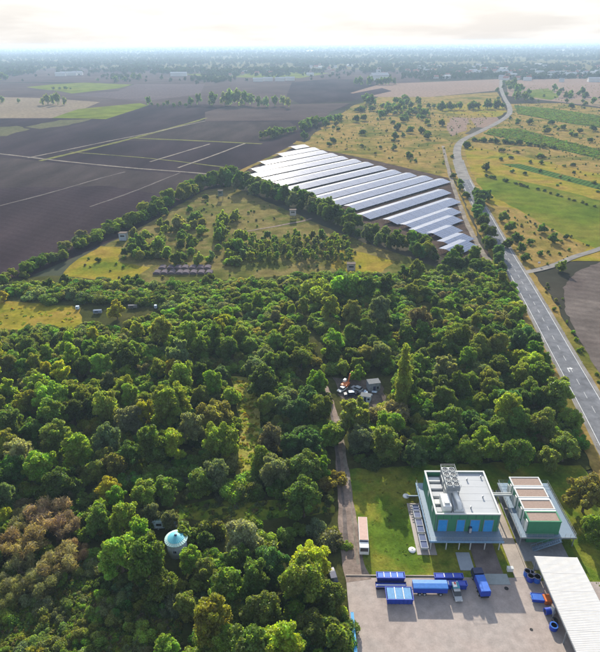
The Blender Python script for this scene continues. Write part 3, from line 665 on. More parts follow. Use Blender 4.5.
# ------------------------------------------------------------------ undergrowth and far woods: uncountable, instanced
def scatter(name, pts, scl, protos, cols, label, cat, kind='stuff'):
    me = bpy.data.meshes.new(name); me.from_pydata([tuple(p) for p in pts], [], [])
    n = len(pts)
    a = me.attributes.new('scl', 'FLOAT', 'POINT'); a.data.foreach_set('value', np.array(scl, np.float32))
    a = me.attributes.new('rot', 'FLOAT_VECTOR', 'POINT')
    rr = np.zeros((n, 3), np.float32); rr[:, 2] = [rt.uniform(0, 6.28) for _ in range(n)]; a.data.foreach_set('vector', rr.reshape(-1))
    a = me.attributes.new('pick', 'INT', 'POINT'); a.data.foreach_set('value', np.array([rt.randrange(len(protos)) for _ in range(n)], np.int32))
    a = me.attributes.new('icol', 'FLOAT_COLOR', 'POINT'); cc = np.array([jitter_col(COLR[rt.choice(cols)], 0.2) for _ in range(n)], np.float32); a.data.foreach_set('color', cc.reshape(-1))
    o = bpy.data.objects.new(name, me); COL.objects.link(o); tag(o, label, cat, kind=kind); o.color = (0, 0, 0, 1)
    ng = bpy.data.node_groups.new(name, 'GeometryNodeTree')
    ng.interface.new_socket('Geometry', in_out='INPUT', socket_type='NodeSocketGeometry'); ng.interface.new_socket('Geometry', in_out='OUTPUT', socket_type='NodeSocketGeometry')
    N, K = ng.nodes, ng.links; gi = N.new('NodeGroupInput'); go = N.new('NodeGroupOutput')
    iop = N.new('GeometryNodeInstanceOnPoints'); jo = N.new('GeometryNodeJoinGeometry')
    for pr in reversed(protos):
        oi = N.new('GeometryNodeObjectInfo'); oi.inputs['Object'].default_value = pr; oi.inputs['As Instance'].default_value = True
        K.new(oi.outputs['Geometry'], jo.inputs[0])
    def named(nm, dt):
        q = N.new('GeometryNodeInputNamedAttribute'); q.data_type = dt; q.inputs['Name'].default_value = nm; return q.outputs['Attribute']
    K.new(gi.outputs[0], iop.inputs['Points']); K.new(jo.outputs[0], iop.inputs['Instance']); iop.inputs['Pick Instance'].default_value = True
    K.new(named('pick', 'INT'), iop.inputs['Instance Index']); K.new(named('scl', 'FLOAT'), iop.inputs['Scale']); K.new(named('rot', 'FLOAT_VECTOR'), iop.inputs['Rotation'])
    K.new(iop.outputs[0], go.inputs[0])
    o.modifiers.new('scatter', 'NODES').node_group = ng
    return o
def unlinked(kind):
    out = []
    for cm, tm, R, top in PROTO[kind]:
        o = bpy.data.objects.new(kind + '_source', cm); o.color = (0, 0, 0, 1); out.append(o)
    return out
def fill_poly(poly, n, avoid=(), pathd=0.0, tries=6):
    xs = [p[0] for p in poly]; ys = [p[1] for p in poly]; out = []
    for _ in range(n * tries):
        if len(out) >= n: break
        p = (rt.uniform(min(xs), max(xs)), rt.uniform(min(ys), max(ys)))
        if not inside(p, poly) or any(inside(p, q) for q in avoid): continue
        if pathd and (near_path(p, track, pathd) or near_path(p, ROAD, 7.5)): continue
        out.append((p[0], p[1], 0.0))
    return out
TANK = (-33.5, 102.8)
SRC_SHRUB = unlinked('shrub')
p1 = [p for p in fill_poly(WOOD, 2400, CLEAR, 3.4) if not blocks(p, 3.0)]
scatter('undergrowth', p1, [rt.uniform(0.4, 1.15) for _ in p1], SRC_SHRUB, 'DMMMOLG', 'dense green undergrowth filling the wood between the trees', 'undergrowth')
p1b = [p for p in fill_poly(BUSH, 900, CLEAR, 2.5)]
scatter('scrub', p1b, [rt.uniform(0.5, 1.15) for _ in p1b], SRC_SHRUB, 'DMMGOM', 'low tangled scrub in the belt between meadow and wood', 'scrub')
p2 = fill_poly(poly_px([(-60, 660), (-40, 590), (60, 552), (110, 560), (172, 590), (185, 660), (180, 720), (-60, 720)]), 5000) + \
     fill_poly(poly_px([(165, 510), (215, 502), (330, 503), (336, 514), (270, 519), (175, 520)]), 120, CLEAR[2:3])
scatter('weeds', p2, [rt.uniform(0.3, 0.8) for _ in p2], unlinked('weed'), 'DOMPOGL', 'low dark weeds covering the hollow below the brown thicket', 'weeds')
p2b = fill_poly(poly_px([(-40, 600), (60, 575), (110, 560), (172, 590), (185, 660), (180, 700), (-40, 700)]), 190)
scatter('scrub', p2b, [rt.uniform(0.25, 0.75) for _ in p2b], SRC_SHRUB, 'MOGLOPD', 'mixed low bushes in the hollow below the brown thicket', 'scrub')
p3 = fill_poly(CLEAR[1], 160) + fill_poly(poly_px([(0, 307), (75, 311), (80, 324), (0, 326)]), 40)
scatter('weeds', p3, [rt.uniform(0.3, 0.8) for _ in p3], unlinked('weed'), 'YYLR', 'yellow flowering weeds along the strip between the trees', 'weeds')
lawn_poly = poly_px([(344, 472), (420, 468), (416, 500), (422, 560), (430, 576), (362, 576), (352, 520)])
p4 = fill_poly(lawn_poly, 240, (), 3.0) + fill_poly(poly_px([(575, 470), (600, 490), (640, 600), (600, 596), (580, 550), (562, 480)]), 160)
scatter('weeds', p4, [rt.uniform(0.12, 0.4) for _ in p4], unlinked('weed'), 'LMOY', 'scattered grass tufts on the lawn beside the green building', 'weeds')
# ------------------------------------------------------------------ hedgerows, field trees, bushes
def depth_of(p): return -(RM.transposed() @ (Vector(p) - Vector((0, 0, HC)))).z
def put_bush(p, w, col, name, label, cat, group, kind='field', hs=1.0):
    cm, tm, R, top = rt.choice(PROTO[kind]); s = w / (2 * R)
    if kind == 'far' and w > 9:
        o = empty(name, (p[0], p[1], 0), rt.uniform(0, 6.28)); o.scale = (s, s, s * hs)
        c = link(cm, 'crown', o); c.color = jitter_col(COLR[col]); link(tm, 'trunk', o)
    else:
        o = link(cm, name, None, (p[0], p[1], 0), rt.uniform(0, 6.28)); o.scale = (s, s, s * hs); o.color = jitter_col(COLR[col])
    tag(o, f'{CNAME[col]} {label}', cat, f'{CNAME[col]} {group}')
    return o
def line_of(px, n, wpx, cols, name, label, cat, group, kind='field', hs=(0.8, 1.2), spread=3.0, wr=(0.75, 1.25)):
    path = px_path(px, 12); tot = [0]
    for a, b in zip(path[:-1], path[1:]): tot.append(tot[-1] + (b - a).length)
    for i in range(n):
        s = (i + rt.uniform(0.2, 0.8)) / n * tot[-1]
        j = max(k for k in range(len(tot)) if tot[k] <= s); j = min(j, len(path) - 2)
        p = path[j].lerp(path[j + 1], (s - tot[j]) / max(1e-6, tot[j + 1] - tot[j])) + Vector((rt.uniform(-spread, spread), rt.uniform(-spread, spread), 0))
        w = wpx * rt.uniform(*wr) * depth_of(p) / FPX
        put_bush(p, w, rt.choice(cols), name, label, cat, group, kind, rt.uniform(*hs))
def some(px, n, wpx, cols, name, label, cat, group, kind='field', hs=(0.7, 1.1), wr=(0.5, 1.5)):
    for p in fill_poly(poly_px(px), n, tries=30):
        if near_path(p, ROAD, 9) or near_path(p, side, 5): continue
        put_bush(p, wpx * rt.uniform(*wr) * depth_of(p) / FPX, rt.choice(cols), name, label, cat, group, kind, rt.uniform(*hs))
def at_px(lst, cols, name, label, cat, group, kind='field', hs=(0.8, 1.1)):
    for x, y, w in lst:
        p = G(x, y); put_bush(p, w * depth_of(p) / FPX, rt.choice(cols), name, label, cat, group, kind, rt.uniform(*hs))

line_of([(0, 284), (30, 273), (60, 259), (85, 246), (110, 234), (140, 222), (160, 210), (180, 200), (205, 189), (222, 184)], 84, 14, 'MLMDOG', 'hedgerow_tree', 'tree in the hedge along the large ploughed field', 'tree', 'trees in the hedge along the ploughed field', 'round', (0.65, 1.0), 4.5)
line_of([(222, 184), (250, 193), (285, 203), (320, 215), (345, 228), (370, 241), (400, 250), (425, 256), (450, 264), (478, 268)], 105, 12, 'DDMNMG', 'hedgerow_tree', 'tree in the belt below the solar field', 'tree', 'trees in the belt below the solar field', 'airy', (0.8, 1.15), 7.0)
some([(400, 246), (440, 252), (486, 262), (500, 286), (470, 276), (430, 268)], 16, 15, 'DDMO', 'hedgerow_tree', 'tree at the lower corner of the solar field', 'tree', 'trees at the lower corner of the solar field', 'round', (0.8, 1.1), (0.7, 1.2))
line_of([(474, 196), (478, 212), (484, 228), (490, 246), (498, 264), (505, 278)], 15, 14, 'DDN', 'roadside_tree', 'tree on the verge between lane and main road', 'tree', 'trees on the verge between lane and main road', 'round', (0.8, 1.0), 3.0)
at_px([(452, 158, 6), (453, 178, 8), (460, 184, 9), (466, 198, 10), (460, 190, 8)], 'D', 'roadside_bush', 'bush on the verge of the pale lane', 'bush', 'bushes on the verge of the pale lane')
at_px([(486, 171, 11), (487, 200, 13), (466, 148, 10)], 'D', 'roadside_bush', 'round bush beside the curving main road', 'bush', 'round bushes beside the curving main road')
at_px([(541, 233, 14), (552, 243, 15), (521, 251, 13), (510, 232, 14), (525, 262, 12), (516, 242, 15), (503, 222, 13), (508, 248, 14), (540, 256, 9), (561, 272, 15), (566, 239, 7), (530, 244, 10)], 'DDM', 'meadow_bush', 'rounded bush on the rough grass by the road junction', 'bush', 'rounded bushes by the road junction')
some([(118, 258), (128, 240), (150, 228), (236, 214), (240, 232), (248, 256), (240, 266), (140, 266)], 80, 12, 'DMMGOL', 'meadow_bush', 'bush of the thicket around the arched shelters', 'bush', 'bushes of the thicket around the arched shelters', 'field', (0.8, 1.4))
for k in range(5):
    line_of([(247, 243 + k * 5), (300, 241 + k * 5), (352, 243 + k * 5)], 26, 6.5, 'LOGML', 'sapling', 'upright sapling in the planted block on the meadow', 'sapling', 'saplings in the planted block on the meadow', 'slim', (0.7, 1.2), 2.5)
some([(0, 294), (60, 283), (120, 287), (260, 284), (330, 277), (420, 280), (486, 266), (508, 288), (430, 300), (300, 300), (200, 314), (115, 306), (60, 298), (0, 297)], 95, 15, 'DMMGDO', 'shrub', 'shrub in the belt of scrub below the meadow', 'shrub', 'shrubs in the belt of scrub below the meadow', 'shrub', (0.8, 1.3), (0.7, 1.3))
at_px([(221, 180, 10), (206, 200, 9), (190, 212, 10), (165, 216, 11), (98, 262, 8), (160, 245, 12), (222, 222, 13)], 'DM', 'meadow_bush', 'lone bush on the meadow between the two huts', 'bush', 'lone bushes on the meadow between the two huts')
# dry meadow beyond the solar field, and the grassland across the road
some([(300, 140), (345, 112), (400, 100), (440, 112), (460, 132), (448, 150), (446, 172), (380, 158)], 78, 6, 'DDOMG', 'meadow_bush', 'bush dotted over the dry meadow beyond the solar field', 'bush', 'bushes over the dry meadow beyond the solar field', 'field', (0.7, 1.1), (0.4, 1.7))
at_px([(421, 133, 10), (427, 139, 8), (423, 117, 9), (466, 148, 9), (381, 118, 9), (402, 122, 8), (441, 126, 10), (410, 133, 10)], 'D', 'meadow_bush', 'large bush on the dry meadow near the road bend', 'bush', 'large bushes on the dry meadow near the road bend')
line_of([(470, 141), (500, 143), (530, 146), (556, 149)], 26, 7, 'DDM', 'hedge_bush', 'bush in the hedge beside the vineyard', 'bush', 'bushes in the hedge beside the vineyard', 'field', (0.6, 0.9), 4)
some([(510, 118), (600, 130), (640, 140), (640, 155), (560, 138), (510, 126)], 32, 6.5, 'DDOM', 'meadow_bush', 'bush on the grassland between the two vineyards', 'bush', 'bushes on the grassland between the two vineyards', 'field', (0.7, 1.0), (0.4, 1.5))
some([(500, 148), (600, 172), (620, 200), (560, 190), (500, 170)], 26, 6, 'DOM', 'meadow_bush', 'low bush on the yellow grass below the vineyard', 'bush', 'low bushes on the yellow grass below the vineyard', 'field', (0.5, 0.9), (0.5, 1.3))
line_of([(484, 176), (510, 183), (545, 192), (580, 203), (620, 215)], 22, 5.5, 'DDO', 'hedge_bush', 'bush in the low hedge across the green meadow', 'bush', 'bushes in the low hedge across the green meadow', 'field', (0.5, 0.8), 2)
some([(510, 98), (560, 92), (600, 96), (640, 104), (600, 112), (540, 106)], 30, 5, 'DDO', 'meadow_bush', 'bush on the tan fields beyond the vineyards', 'bush', 'bushes on the tan fields beyond the vineyards', 'field', (0.7, 1.0), (0.5, 1.5))
# trees further off
HS = (1.0, 1.3)
line_of([(256, 140), (280, 136), (300, 131), (312, 126), (338, 120)], 20, 11, 'D', 'hedgerow_tree', 'tree in the dark hedge between field and dry meadow', 'tree', 'trees in the dark hedge between field and dry meadow', 'far', (0.7, 1.0), 6)
at_px([(149, 105, 7), (168, 106, 5), (191, 106, 7), (199, 105, 8), (213, 106, 11), (225, 106, 10), (231, 106, 12), (238, 106, 12), (245, 105, 11), (251, 106, 10), (259, 107, 8), (266, 107, 9), (275, 106, 9), (283, 106, 8), (288, 108, 8)], 'DG', 'field_tree', 'tall tree of the row across the dark fields', 'tree', 'tall trees of the row across the dark fields', 'far', (1.3, 1.7))
at_px([(43, 105, 6), (48, 105, 8), (53, 104, 8), (58, 105, 9), (65, 105, 6), (3, 103, 6), (19, 103, 4)], 'G', 'field_tree', 'tree of the clump on the pale stubble', 'tree', 'trees of the clump on the pale stubble', 'far', (1.3, 1.7))
at_px([(152, 106, 4), (158, 107, 4), (164, 106, 4), (174, 107, 5), (180, 106, 5), (186, 107, 5), (370, 106, 12), (366, 104, 10), (374, 105, 8)], 'D', 'field_tree', 'low tree standing out on the dark fields', 'tree', 'low trees standing out on the dark fields', 'far', (0.9, 1.2))
line_of([(436, 110), (460, 110), (480, 109), (502, 108)], 18, 8, 'D', 'field_tree', 'tree of the row leading to the road bend', 'tree', 'trees of the row leading to the road bend', 'far', HS, 8)
some([(384, 106), (410, 100), (434, 108), (430, 120), (400, 122), (384, 114)], 22, 8, 'D', 'field_tree', 'tree of the grove at the top of the dry meadow', 'tree', 'trees of the grove at the top of the dry meadow', 'far', (0.7, 1.1), (0.6, 1.4))
some([(507, 86), (520, 87), (530, 97), (528, 102), (514, 101), (506, 92)], 16, 7, 'D', 'roadside_tree', 'tree along the distant stretch of road', 'tree', 'trees along the distant stretch of road', 'far', HS, (0.6, 1.3))
at_px([(495, 108, 7), (498, 100, 5), (497, 92, 5), (504, 84, 5), (506, 96, 5), (503, 88, 4)], 'D', 'roadside_tree', 'tree beside the straight distant road', 'tree', 'trees beside the straight distant road', 'far')
line_of([(52, 90), (75, 89)], 5, 4, 'D', 'field_tree', 'tree of the short hedge beyond the green crop', 'tree', 'trees of the short hedge beyond the green crop', 'far', (0.6, 0.9), 5)
at_px([(-6, 80, 9), (2, 80, 10), (6, 80, 8), (116, 82, 7), (125, 81, 6), (134, 79, 7), (140, 79, 6), (98, 81, 4)], 'D', 'field_tree', 'tree of a small dark copse between far fields', 'tree', 'trees of the small copses between far fields', 'far')
line_of([(355, 85), (370, 85), (398, 84)], 10, 7, 'D', 'field_tree', 'tree of the copse beside the distant white barn', 'tree', 'trees of the copse beside the distant white barn', 'far', HS, 8)
some([(570, 93), (600, 95), (600, 105), (560, 104), (552, 90)], 8, 6, 'D', 'field_tree', 'tree on the tan fields before the town', 'tree', 'trees on the tan fields before the town', 'far', HS)

# low scrub too small to count
scrub = []
for px, n in (([(300, 140), (345, 110), (400, 98), (470, 108), (500, 112), (462, 138), (448, 150), (446, 176), (380, 160)], 700), ([(508, 104), (560, 103), (680, 122), (700, 210), (600, 184), (520, 160), (466, 150), (490, 132), (510, 118)], 900),
              ([(492, 206), (520, 210), (590, 246), (560, 262), (528, 270)], 60), ([(75, 262), (140, 228), (205, 192), (240, 188), (310, 222), (400, 260), (350, 276), (120, 282)], 130), ([(506, 86), (640, 84), (700, 112), (560, 102), (510, 98)], 260), ([(560, 290), (580, 342), (600, 380), (592, 396), (556, 320), (540, 280)], 24)):
    scrub += [p for p in fill_poly(poly_px(px), n, tries=20) if not near_path(p, ROAD, 7)]
scatter('scrub', scrub, [rt.uniform(0.10, 0.42) for _ in scrub], unlinked('field'), 'MOMGOPL', 'low scrub and tussocks dotted over the dry meadows', 'scrub')
vines = []
for px in ([(514, 105), (560, 110), (620, 119), (760, 136), (760, 146), (620, 131), (560, 122), (518, 114)], [(484, 134), (492, 129), (520, 129), (560, 140), (620, 155), (760, 188), (760, 200), (620, 164), (560, 150), (520, 141)]):
    pl = poly_px(px); e0 = Vector(pl[0]); e1 = Vector(pl[2]); u = (Vector(pl[3]) - Vector(pl[1])).normalized(); v = Vector((-u.y, u.x))
    for i in range(-60, 60):
        for j in range(0, 160):
            q = Vector(pl[1]) + v * (i * 5.0) + u * (j * 4.2 - 60)
            if inside(q, pl): vines.append((q.x, q.y, 0))
scatter('vines', vines, [rt.uniform(1.0, 1.7) for _ in vines], unlinked('weed'), 'MMD', 'rows of dark green vines in the two vineyards', 'vines')

# woods that read as one mass from here to the horizon
pts, scl = [], []
rb = random.Random(5)
def band(y0, y1, x0, x1, n, sc=(1.2, 2.0), clump=0.0):
    got = 0; blobs = [(rb.uniform(x0, x1), rb.uniform(y0, y1)) for _ in range(max(1, n // 45))]
    while got < n:
        if clump and rb.random() < clump:
            b = rb.choice(blobs); x, y = rb.gauss(b[0], 11), rb.gauss(b[1], 0.8)
        else: x, y = rb.uniform(x0, x1), rb.uniform(y0, y1)
        if y < 46 or y > 86: continue
        p = G(x, y + (300 - x) * 0.0096 + 0.0); got += 1
        if p.y < 0 or p.y > 24000: continue
        pts.append((p.x, p.y, 0)); scl.append(rb.uniform(*sc))
band(60, 73, -200, 420, 2600, clump=0.75)
band(55, 64, -300, 900, 7000, clump=0.45)
band(50, 56, -300, 900, 8000, (1.5, 2.6), clump=0.3)
band(46.5, 50, -300, 900, 4500, (2.0, 3.4))
band(66, 81, 400, 900, 3600, (0.8, 1.4), clump=0.5)
band(73, 81, 120, 400, 260, (0.8, 1.4), clump=0.8)
band(72, 82, -200, 130, 160, (0.7, 1.3), clump=0.85)
scatter('far_wood', pts, scl, unlinked('far'), 'F', 'distant dark woods and garden trees under the horizon', 'wood')

# ------------------------------------------------------------------ far town: houses, barns, greenhouses
M_WALLW = mat('house_white', (0.5, 0.49, 0.47)); M_WALLB = mat('house_beige', (0.5, 0.42, 0.33)); M_ROOFR = mat('roof_red', (0.30, 0.12, 0.08)); M_ROOFG = mat('roof_grey', (0.30, 0.29, 0.29)); M_ROOFP = mat('roof_pale', (0.38, 0.37, 0.36))
def house_mesh(w, d, h, r, wall, roof):
    a = MB().profile([(-d / 2, 0), (d / 2, 0), (d / 2, h), (0, h + r), (-d / 2, h)], -w / 2, w / 2).mesh('house_wall', wall)
    b = MB().profile([(-d / 2 - .5, h - .35), (0, h + r), (d / 2 + .5, h - .35), (d / 2 + .5, h), (0, h + r + .4), (-d / 2 - .5, h)], -w / 2 - .5, w / 2 + .5).mesh('house_roof', roof)
    return a, b
HM = [house_mesh(13, 10, 5.5, 4, M_WALLW, M_ROOFR), house_mesh(16, 11, 6, 4.5, M_WALLB, M_ROOFR), house_mesh(14, 11, 6, 4, M_WALLW, M_ROOFG), house_mesh(26, 13, 7, 3, M_WALLW, M_ROOFP)]
def put_house(p, i, label, group, rz=None, s=1.0, name='house', cat='house'):
    a, b = HM[i]; o = link(a, name, None, (p[0], p[1], 0), rt.uniform(-0.7, 0.7) if rz is None else rz); link(b, 'roof', o); o.scale = (s, s, s)
    return tag(o, label, cat, group)
kinds = ['small white house with red roof', 'beige house with red roof', 'white house with grey roof', 'long white building with pale roof']
for k in range(150):
    x = rt.uniform(400, 690); y = rt.choice([rt.uniform(72, 82), rt.uniform(66, 76)])
    if 380 < x < 500 and y > 79: continue
    i = rt.choice([0, 0, 1, 2, 2, 3]); put_house(G(x, y), i, kinds[i] + ' in the town below the horizon', kinds[i] + 's in the town', s=rt.uniform(0.9, 1.3))
for k in range(34):
    x = rt.uniform(230, 420); y = rt.uniform(66, 76)
    i = rt.choice([0, 1, 2, 3]); put_house(G(x, y), i, kinds[i] + ' in the village among distant trees', kinds[i] + 's in the village', s=rt.uniform(0.9, 1.3))
for x, y in ((66, 75.5), (72, 75.5), (78, 75), (61, 76), (176, 76), (182, 76)):
    put_house(G(x, y), 3, 'long pale farm shed at the edge of far fields', 'long pale farm sheds', 0.1, 1.5, 'farm_shed', 'shed')
for x, y in ((268, 81), (280, 81), (290, 80.5), (258, 81.5)):
    put_house(G(x, y), 3, 'white farm building beside the violet fields', 'white farm buildings', 0.0, 1.2, 'farm_building', 'building')
put_house(G(379, 80), 3, 'large white barn beside a dark copse', 'barns', 0.3, 2.2, 'barn', 'barn')
put_house(G(502, 74), 3, 'white building where the straight road meets the town', 'roadside buildings', 0.3, 1.6, 'roadside_building', 'building')
for x in (150, 310, 395, 560):
    p = G(x, 52); put_house(p, 2, 'huge grey-roofed warehouse close below the horizon', 'warehouses', 0.0, rt.uniform(5, 8), 'warehouse', 'warehouse').scale.z = 2

# ------------------------------------------------------------------ solar field
def glass_mat():
    m, n, l, b = nt('solar_glass')
    tc = n.new('ShaderNodeTexCoord'); br = n.new('ShaderNodeTexBrick'); br.offset = 0.0
    br.inputs['Color1'].default_value = (0.03, 0.06, 0.14, 1); br.inputs['Color2'].default_value = (0.04, 0.075, 0.17, 1); br.inputs['Mortar'].default_value = (0.45, 0.47, 0.5, 1)
    br.inputs['Scale'].default_value = 1.0; br.inputs['Mortar Size'].default_value = 0.03; br.inputs['Brick Width'].default_value = 1.05; br.inputs['Row Height'].default_value = 1.75
    l.new(tc.outputs['Object'], br.inputs['Vector']); l.new(br.outputs['Color'], b.inputs['Base Color'])
    b.inputs['Roughness'].default_value = 0.17; b.inputs['IOR'].default_value = 1.35; b.inputs['Specular IOR Level'].default_value = 0.38
    return m
M_GLASS = glass_mat(); M_STEEL = mat('galvanised', (0.45, 0.46, 0.47), 0.45, 0.7, var=0.1)
ends = [(305, 147), (315, 150), (323, 153), (333, 156), (343, 159), (356, 162), (368, 165), (381, 169), (395, 173), (410, 176), (426, 179), (443, 182), (443, 193), (452, 202), (452, 212), (453, 220), (452, 230), (463, 238), (466, 245)]
RD = math.radians(46); dv = Vector((math.cos(RD), math.sin(RD), 0)); nv = Vector((dv.y, -dv.x, 0))   # nv: towards the camera side
A0, A1 = G(236, 176), G(430, 245)
SEG, W2, WF, TILT, TILTF = 12.0, 8.6, 4.8, math.radians(12), math.radians(6)
RIDGE = 1.4 + W2 * math.sin(TILT)
def panel_mesh(w, side, tilt):
    h0, h1 = RIDGE - w * math.sin(tilt), RIDGE; c = w * math.cos(tilt)
    # local x along the row, local y away from the ridge
    q = [(0, 0, h1), (SEG - .25, 0, h1), (SEG - .25, -side * c, h0), (0, -side * c, h0)]
    q2 = [(x, y, z - 0.08) for x, y, z in q]
    mb = MB().add(q + q2, [(0, 1, 2, 3), (7, 6, 5, 4), (0, 4, 5, 1), (1, 5, 6, 2), (2, 6, 7, 3), (3, 7, 4, 0)] if side < 0 else [(3, 2, 1, 0), (4, 5, 6, 7), (1, 5, 4, 0), (2, 6, 5, 1), (3, 7, 6, 2), (0, 4, 7, 3)])
    return mb.mesh('panel', M_GLASS)
PN, PF = panel_mesh(W2, 1, TILT), panel_mesh(WF, -1, TILTF)
def frame_mesh():
    mb = MB()
    for x in (2, SEG - 2):
        for y in (-W2 * .9, -W2 * .45, 0, WF * .5, WF * .92):
            h = RIDGE - .1 - (abs(y) * math.tan(TILT) if y < 0 else y * math.tan(TILTF)); mb.box(x - .06, x + .06, y - .06, y + .06, 0, h)
    return mb.mesh('support_frame', M_STEEL)
PFm = frame_mesh()
for k, e in enumerate(ends):
    E = G(*e); E.z = 0
    # walk back down the row until it meets the line of the tree belt
    ex, ln = A1 - A0, 0.0
    den = dv.x * ex.y - dv.y * ex.x
    ln = abs(((E.x - A0.x) * ex.y - (E.y - A0.y) * ex.x) / den)
    B0, B1 = G(240, 176), G(294, 146); bx_ = B1 - B0; cross = lambda q: (q.x - B0.x) * bx_.y - (q.y - B0.y) * bx_.x
    while ln > 3 * SEG and cross(E - dv * ln) < 0: ln -= SEG * .5
    n = max(2, int(ln / SEG))
    row = empty('solar_row', E - dv * (n * SEG), RD)
    for i in range(n):
        link(PN, 'solar_panel', row, (i * SEG, 0, 0)); link(PF, 'solar_panel', row, (i * SEG, 0, 0)); link(PFm, 'support_frame', row, (i * SEG, 0, 0))['kind'] = 'stuff'
    ordn = ['first', 'second', 'third', 'fourth', 'fifth', 'sixth', 'seventh', 'eighth', 'ninth', 'tenth', 'eleventh', 'twelfth', 'thirteenth', 'fourteenth', 'fifteenth', 'sixteenth', 'seventeenth', 'eighteenth', 'nineteenth'][18 - k]
    tag(row, f'ridged solar panel row, {ordn} counted from the short row beside the pale lane', 'solar panels', 'rows of the solar field')
# ------------------------------------------------------------------ materials for built things
def cladding(name, col, width=0.5):
    m = mat(name, col, 0.55, var=0.12, scale=0.8); n, l = m.node_tree.nodes, m.node_tree.links; b = n['Principled BSDF']
    tc = n.new('ShaderNodeTexCoord'); wv = n.new('ShaderNodeTexWave'); wv.wave_profile = 'SAW'; wv.bands_direction = 'DIAGONAL'; wv.inputs['Scale'].default_value = 0.6 / width
    bp = n.new('ShaderNodeBump'); bp.inputs['Strength'].default_value = 0.5; bp.inputs['Distance'].default_value = 0.04
    l.new(tc.outputs['Object'], wv.inputs['Vector']); l.new(wv.outputs['Fac'], bp.inputs['Height']); l.new(bp.outputs[0], b.inputs['Normal'])
    return m
M_GREEN = cladding('green_cladding', (0.045, 0.20, 0.105))
M_ROOF = mat('roof_membrane', (0.332, 0.352, 0.378), 0.6, var=0.06, scale=0.4)
M_TRIM = mat('pale_trim', (0.476, 0.493, 0.484), 0.5, var=0.06)
M_GREYM = mat('grey_metal', (0.240, 0.264, 0.288), 0.5, 0.3, var=0.12)
M_DECK = mat('deck_grating', (0.15, 0.21, 0.28), 0.6, 0.2, var=0.15, scale=3)
M_BLUEP = mat('blue_panel', (0.035, 0.27, 0.60), 0.45, var=0.12)
M_BLUE = mat('blue_paint', (0.01, 0.045, 0.36), 0.45, var=0.2, scale=1.2, coat=0.2)
M_BLUEL = mat('light_blue_paint', (0.018, 0.11, 0.46), 0.5, var=0.2)
M_NAVY = mat('navy', (0.012, 0.022, 0.075), 0.5, var=0.25)
M_BLACK = mat('black_rubber', (0.02, 0.02, 0.022), 0.85)
M_DGLASS = mat('dark_glass', (0.015, 0.02, 0.028), 0.12, spec=0.6, var=0.05)
M_WHITE = mat('white_paint', (0.663, 0.663, 0.646), 0.5, var=0.1)
M_GREY = mat('grey_paint', (0.33, 0.35, 0.37), 0.5)
M_ORANGE = mat('orange_paint', (0.55, 0.14, 0.03), 0.55, var=0.2)
M_RED = mat('red_paint', (0.45, 0.05, 0.04), 0.5)
M_PINK = mat('faded_tarp', (0.44, 0.30, 0.255), 0.8, var=0.12)
M_BROWNROOF = mat('gravel_roof', (0.27, 0.20, 0.165), 0.95, var=0.22, scale=3.5, bump=0.5)
M_WOOD = mat('weathered_wood', (0.12, 0.10, 0.085), 1.0, var=0.3, spec=0.03)
M_TARP = mat('tarp_grey_lilac', (0.119, 0.101, 0.115), 1.0, var=0.2, spec=0.02)
M_TEAL = mat('turquoise_sheet', (0.111, 0.425, 0.510), 0.5, var=0.10, scale=0.9)
M_MINT = mat('mint_sheet', (0.425, 0.612, 0.578), 0.55, var=0.10, scale=0.9)
M_TANKW = mat('tank_wall', (0.38, 0.42, 0.55), 0.6, var=0.15)
M_SCRAPB = mat('scrap_blue_white', (0.45, 0.55, 0.68), 0.6, var=0.5, scale=2)
M_CLOTHC = mat('load_cover', (0.07, 0.22, 0.42), 0.6, var=0.25, scale=2)

# ------------------------------------------------------------------ main green building
X0, X1, Y0, Y1, ZD, ZR = 31.2, 47.3, 106.8, 122.7, 3.6, 9.5
bld = empty('green_building', ((X0 + X1) / 2, Y0, 0))
bx = (X0 + X1) / 2
class L3(MB):
    """shapes given in world metres, stored relative to a thing's base"""
    def __init__(s, o): super().__init__(); s.o = o
    def build(s, name, m, parent=None, loc=None, bevel=0.0):
        b = s.o.location; s.v = [(x - b.x, y - b.y, z - b.z) for x, y, z in s.v]
        return super().build(name, m, parent or s.o, loc, bevel)
w = L3(bld)
w.box(X0, X1, Y0, Y0 + .25, ZD, ZR - .3); w.box(X0, X1, Y1 - .25, Y1, ZD, ZR - .3)
w.box(X0, X0 + .25, Y0 + .25, Y1 - .25, ZD, ZR - .3); w.box(X1 - .25, X1, Y0 + .25, Y1 - .25, ZD, ZR - .3)
w.build('upper_wall', M_GREEN)
lo = L3(bld); lo.box(X0 + .8, X0 + 9.2, Y0 + 1.2, Y1 - .5, 0.1, ZD - .3); lo.build('lower_wall', M_GREEN)
lo = L3(bld); lo.box(X0 + 9.2, X1 - .6, Y0 + 4.5, Y1 - .5, 0.1, ZD - .3); lo.build('lower_wall', M_NAVY)
r = L3(bld); r.box(35.6, X1 - .24, Y0 + .26, Y1 - .26, ZR - 1.0, ZR - .5); rf = r.build('roof', M_ROOF)
r = L3(bld); r.box(X0 + .24, 35.6, Y0 + .26, Y1 - .26, ZR - 2.2, ZR - 1.7); r.build('sunken_roof', M_GREYM)
r = L3(bld); r.box(35.45, 35.65, Y0 + .27, Y1 - .27, ZR - 1.7, ZR - .35); r.build('roof_upstand', M_TRIM)
p = L3(bld)
p.box(X0 - .1, X1 + .1, Y0 - .1, Y0 + .35, ZR - .3, ZR); p.box(X0 - .1, X1 + .1, Y1 - .35, Y1 + .1, ZR - .3, ZR + .02)
p.box(X0 - .1, X0 + .35, Y0 + .35, Y1 - .35, ZR - .3, ZR + .01); p.box(X1 - .35, X1 + .1, Y0 + .35, Y1 - .35, ZR - .3, ZR + .01)
p.build('parapet', M_TRIM)
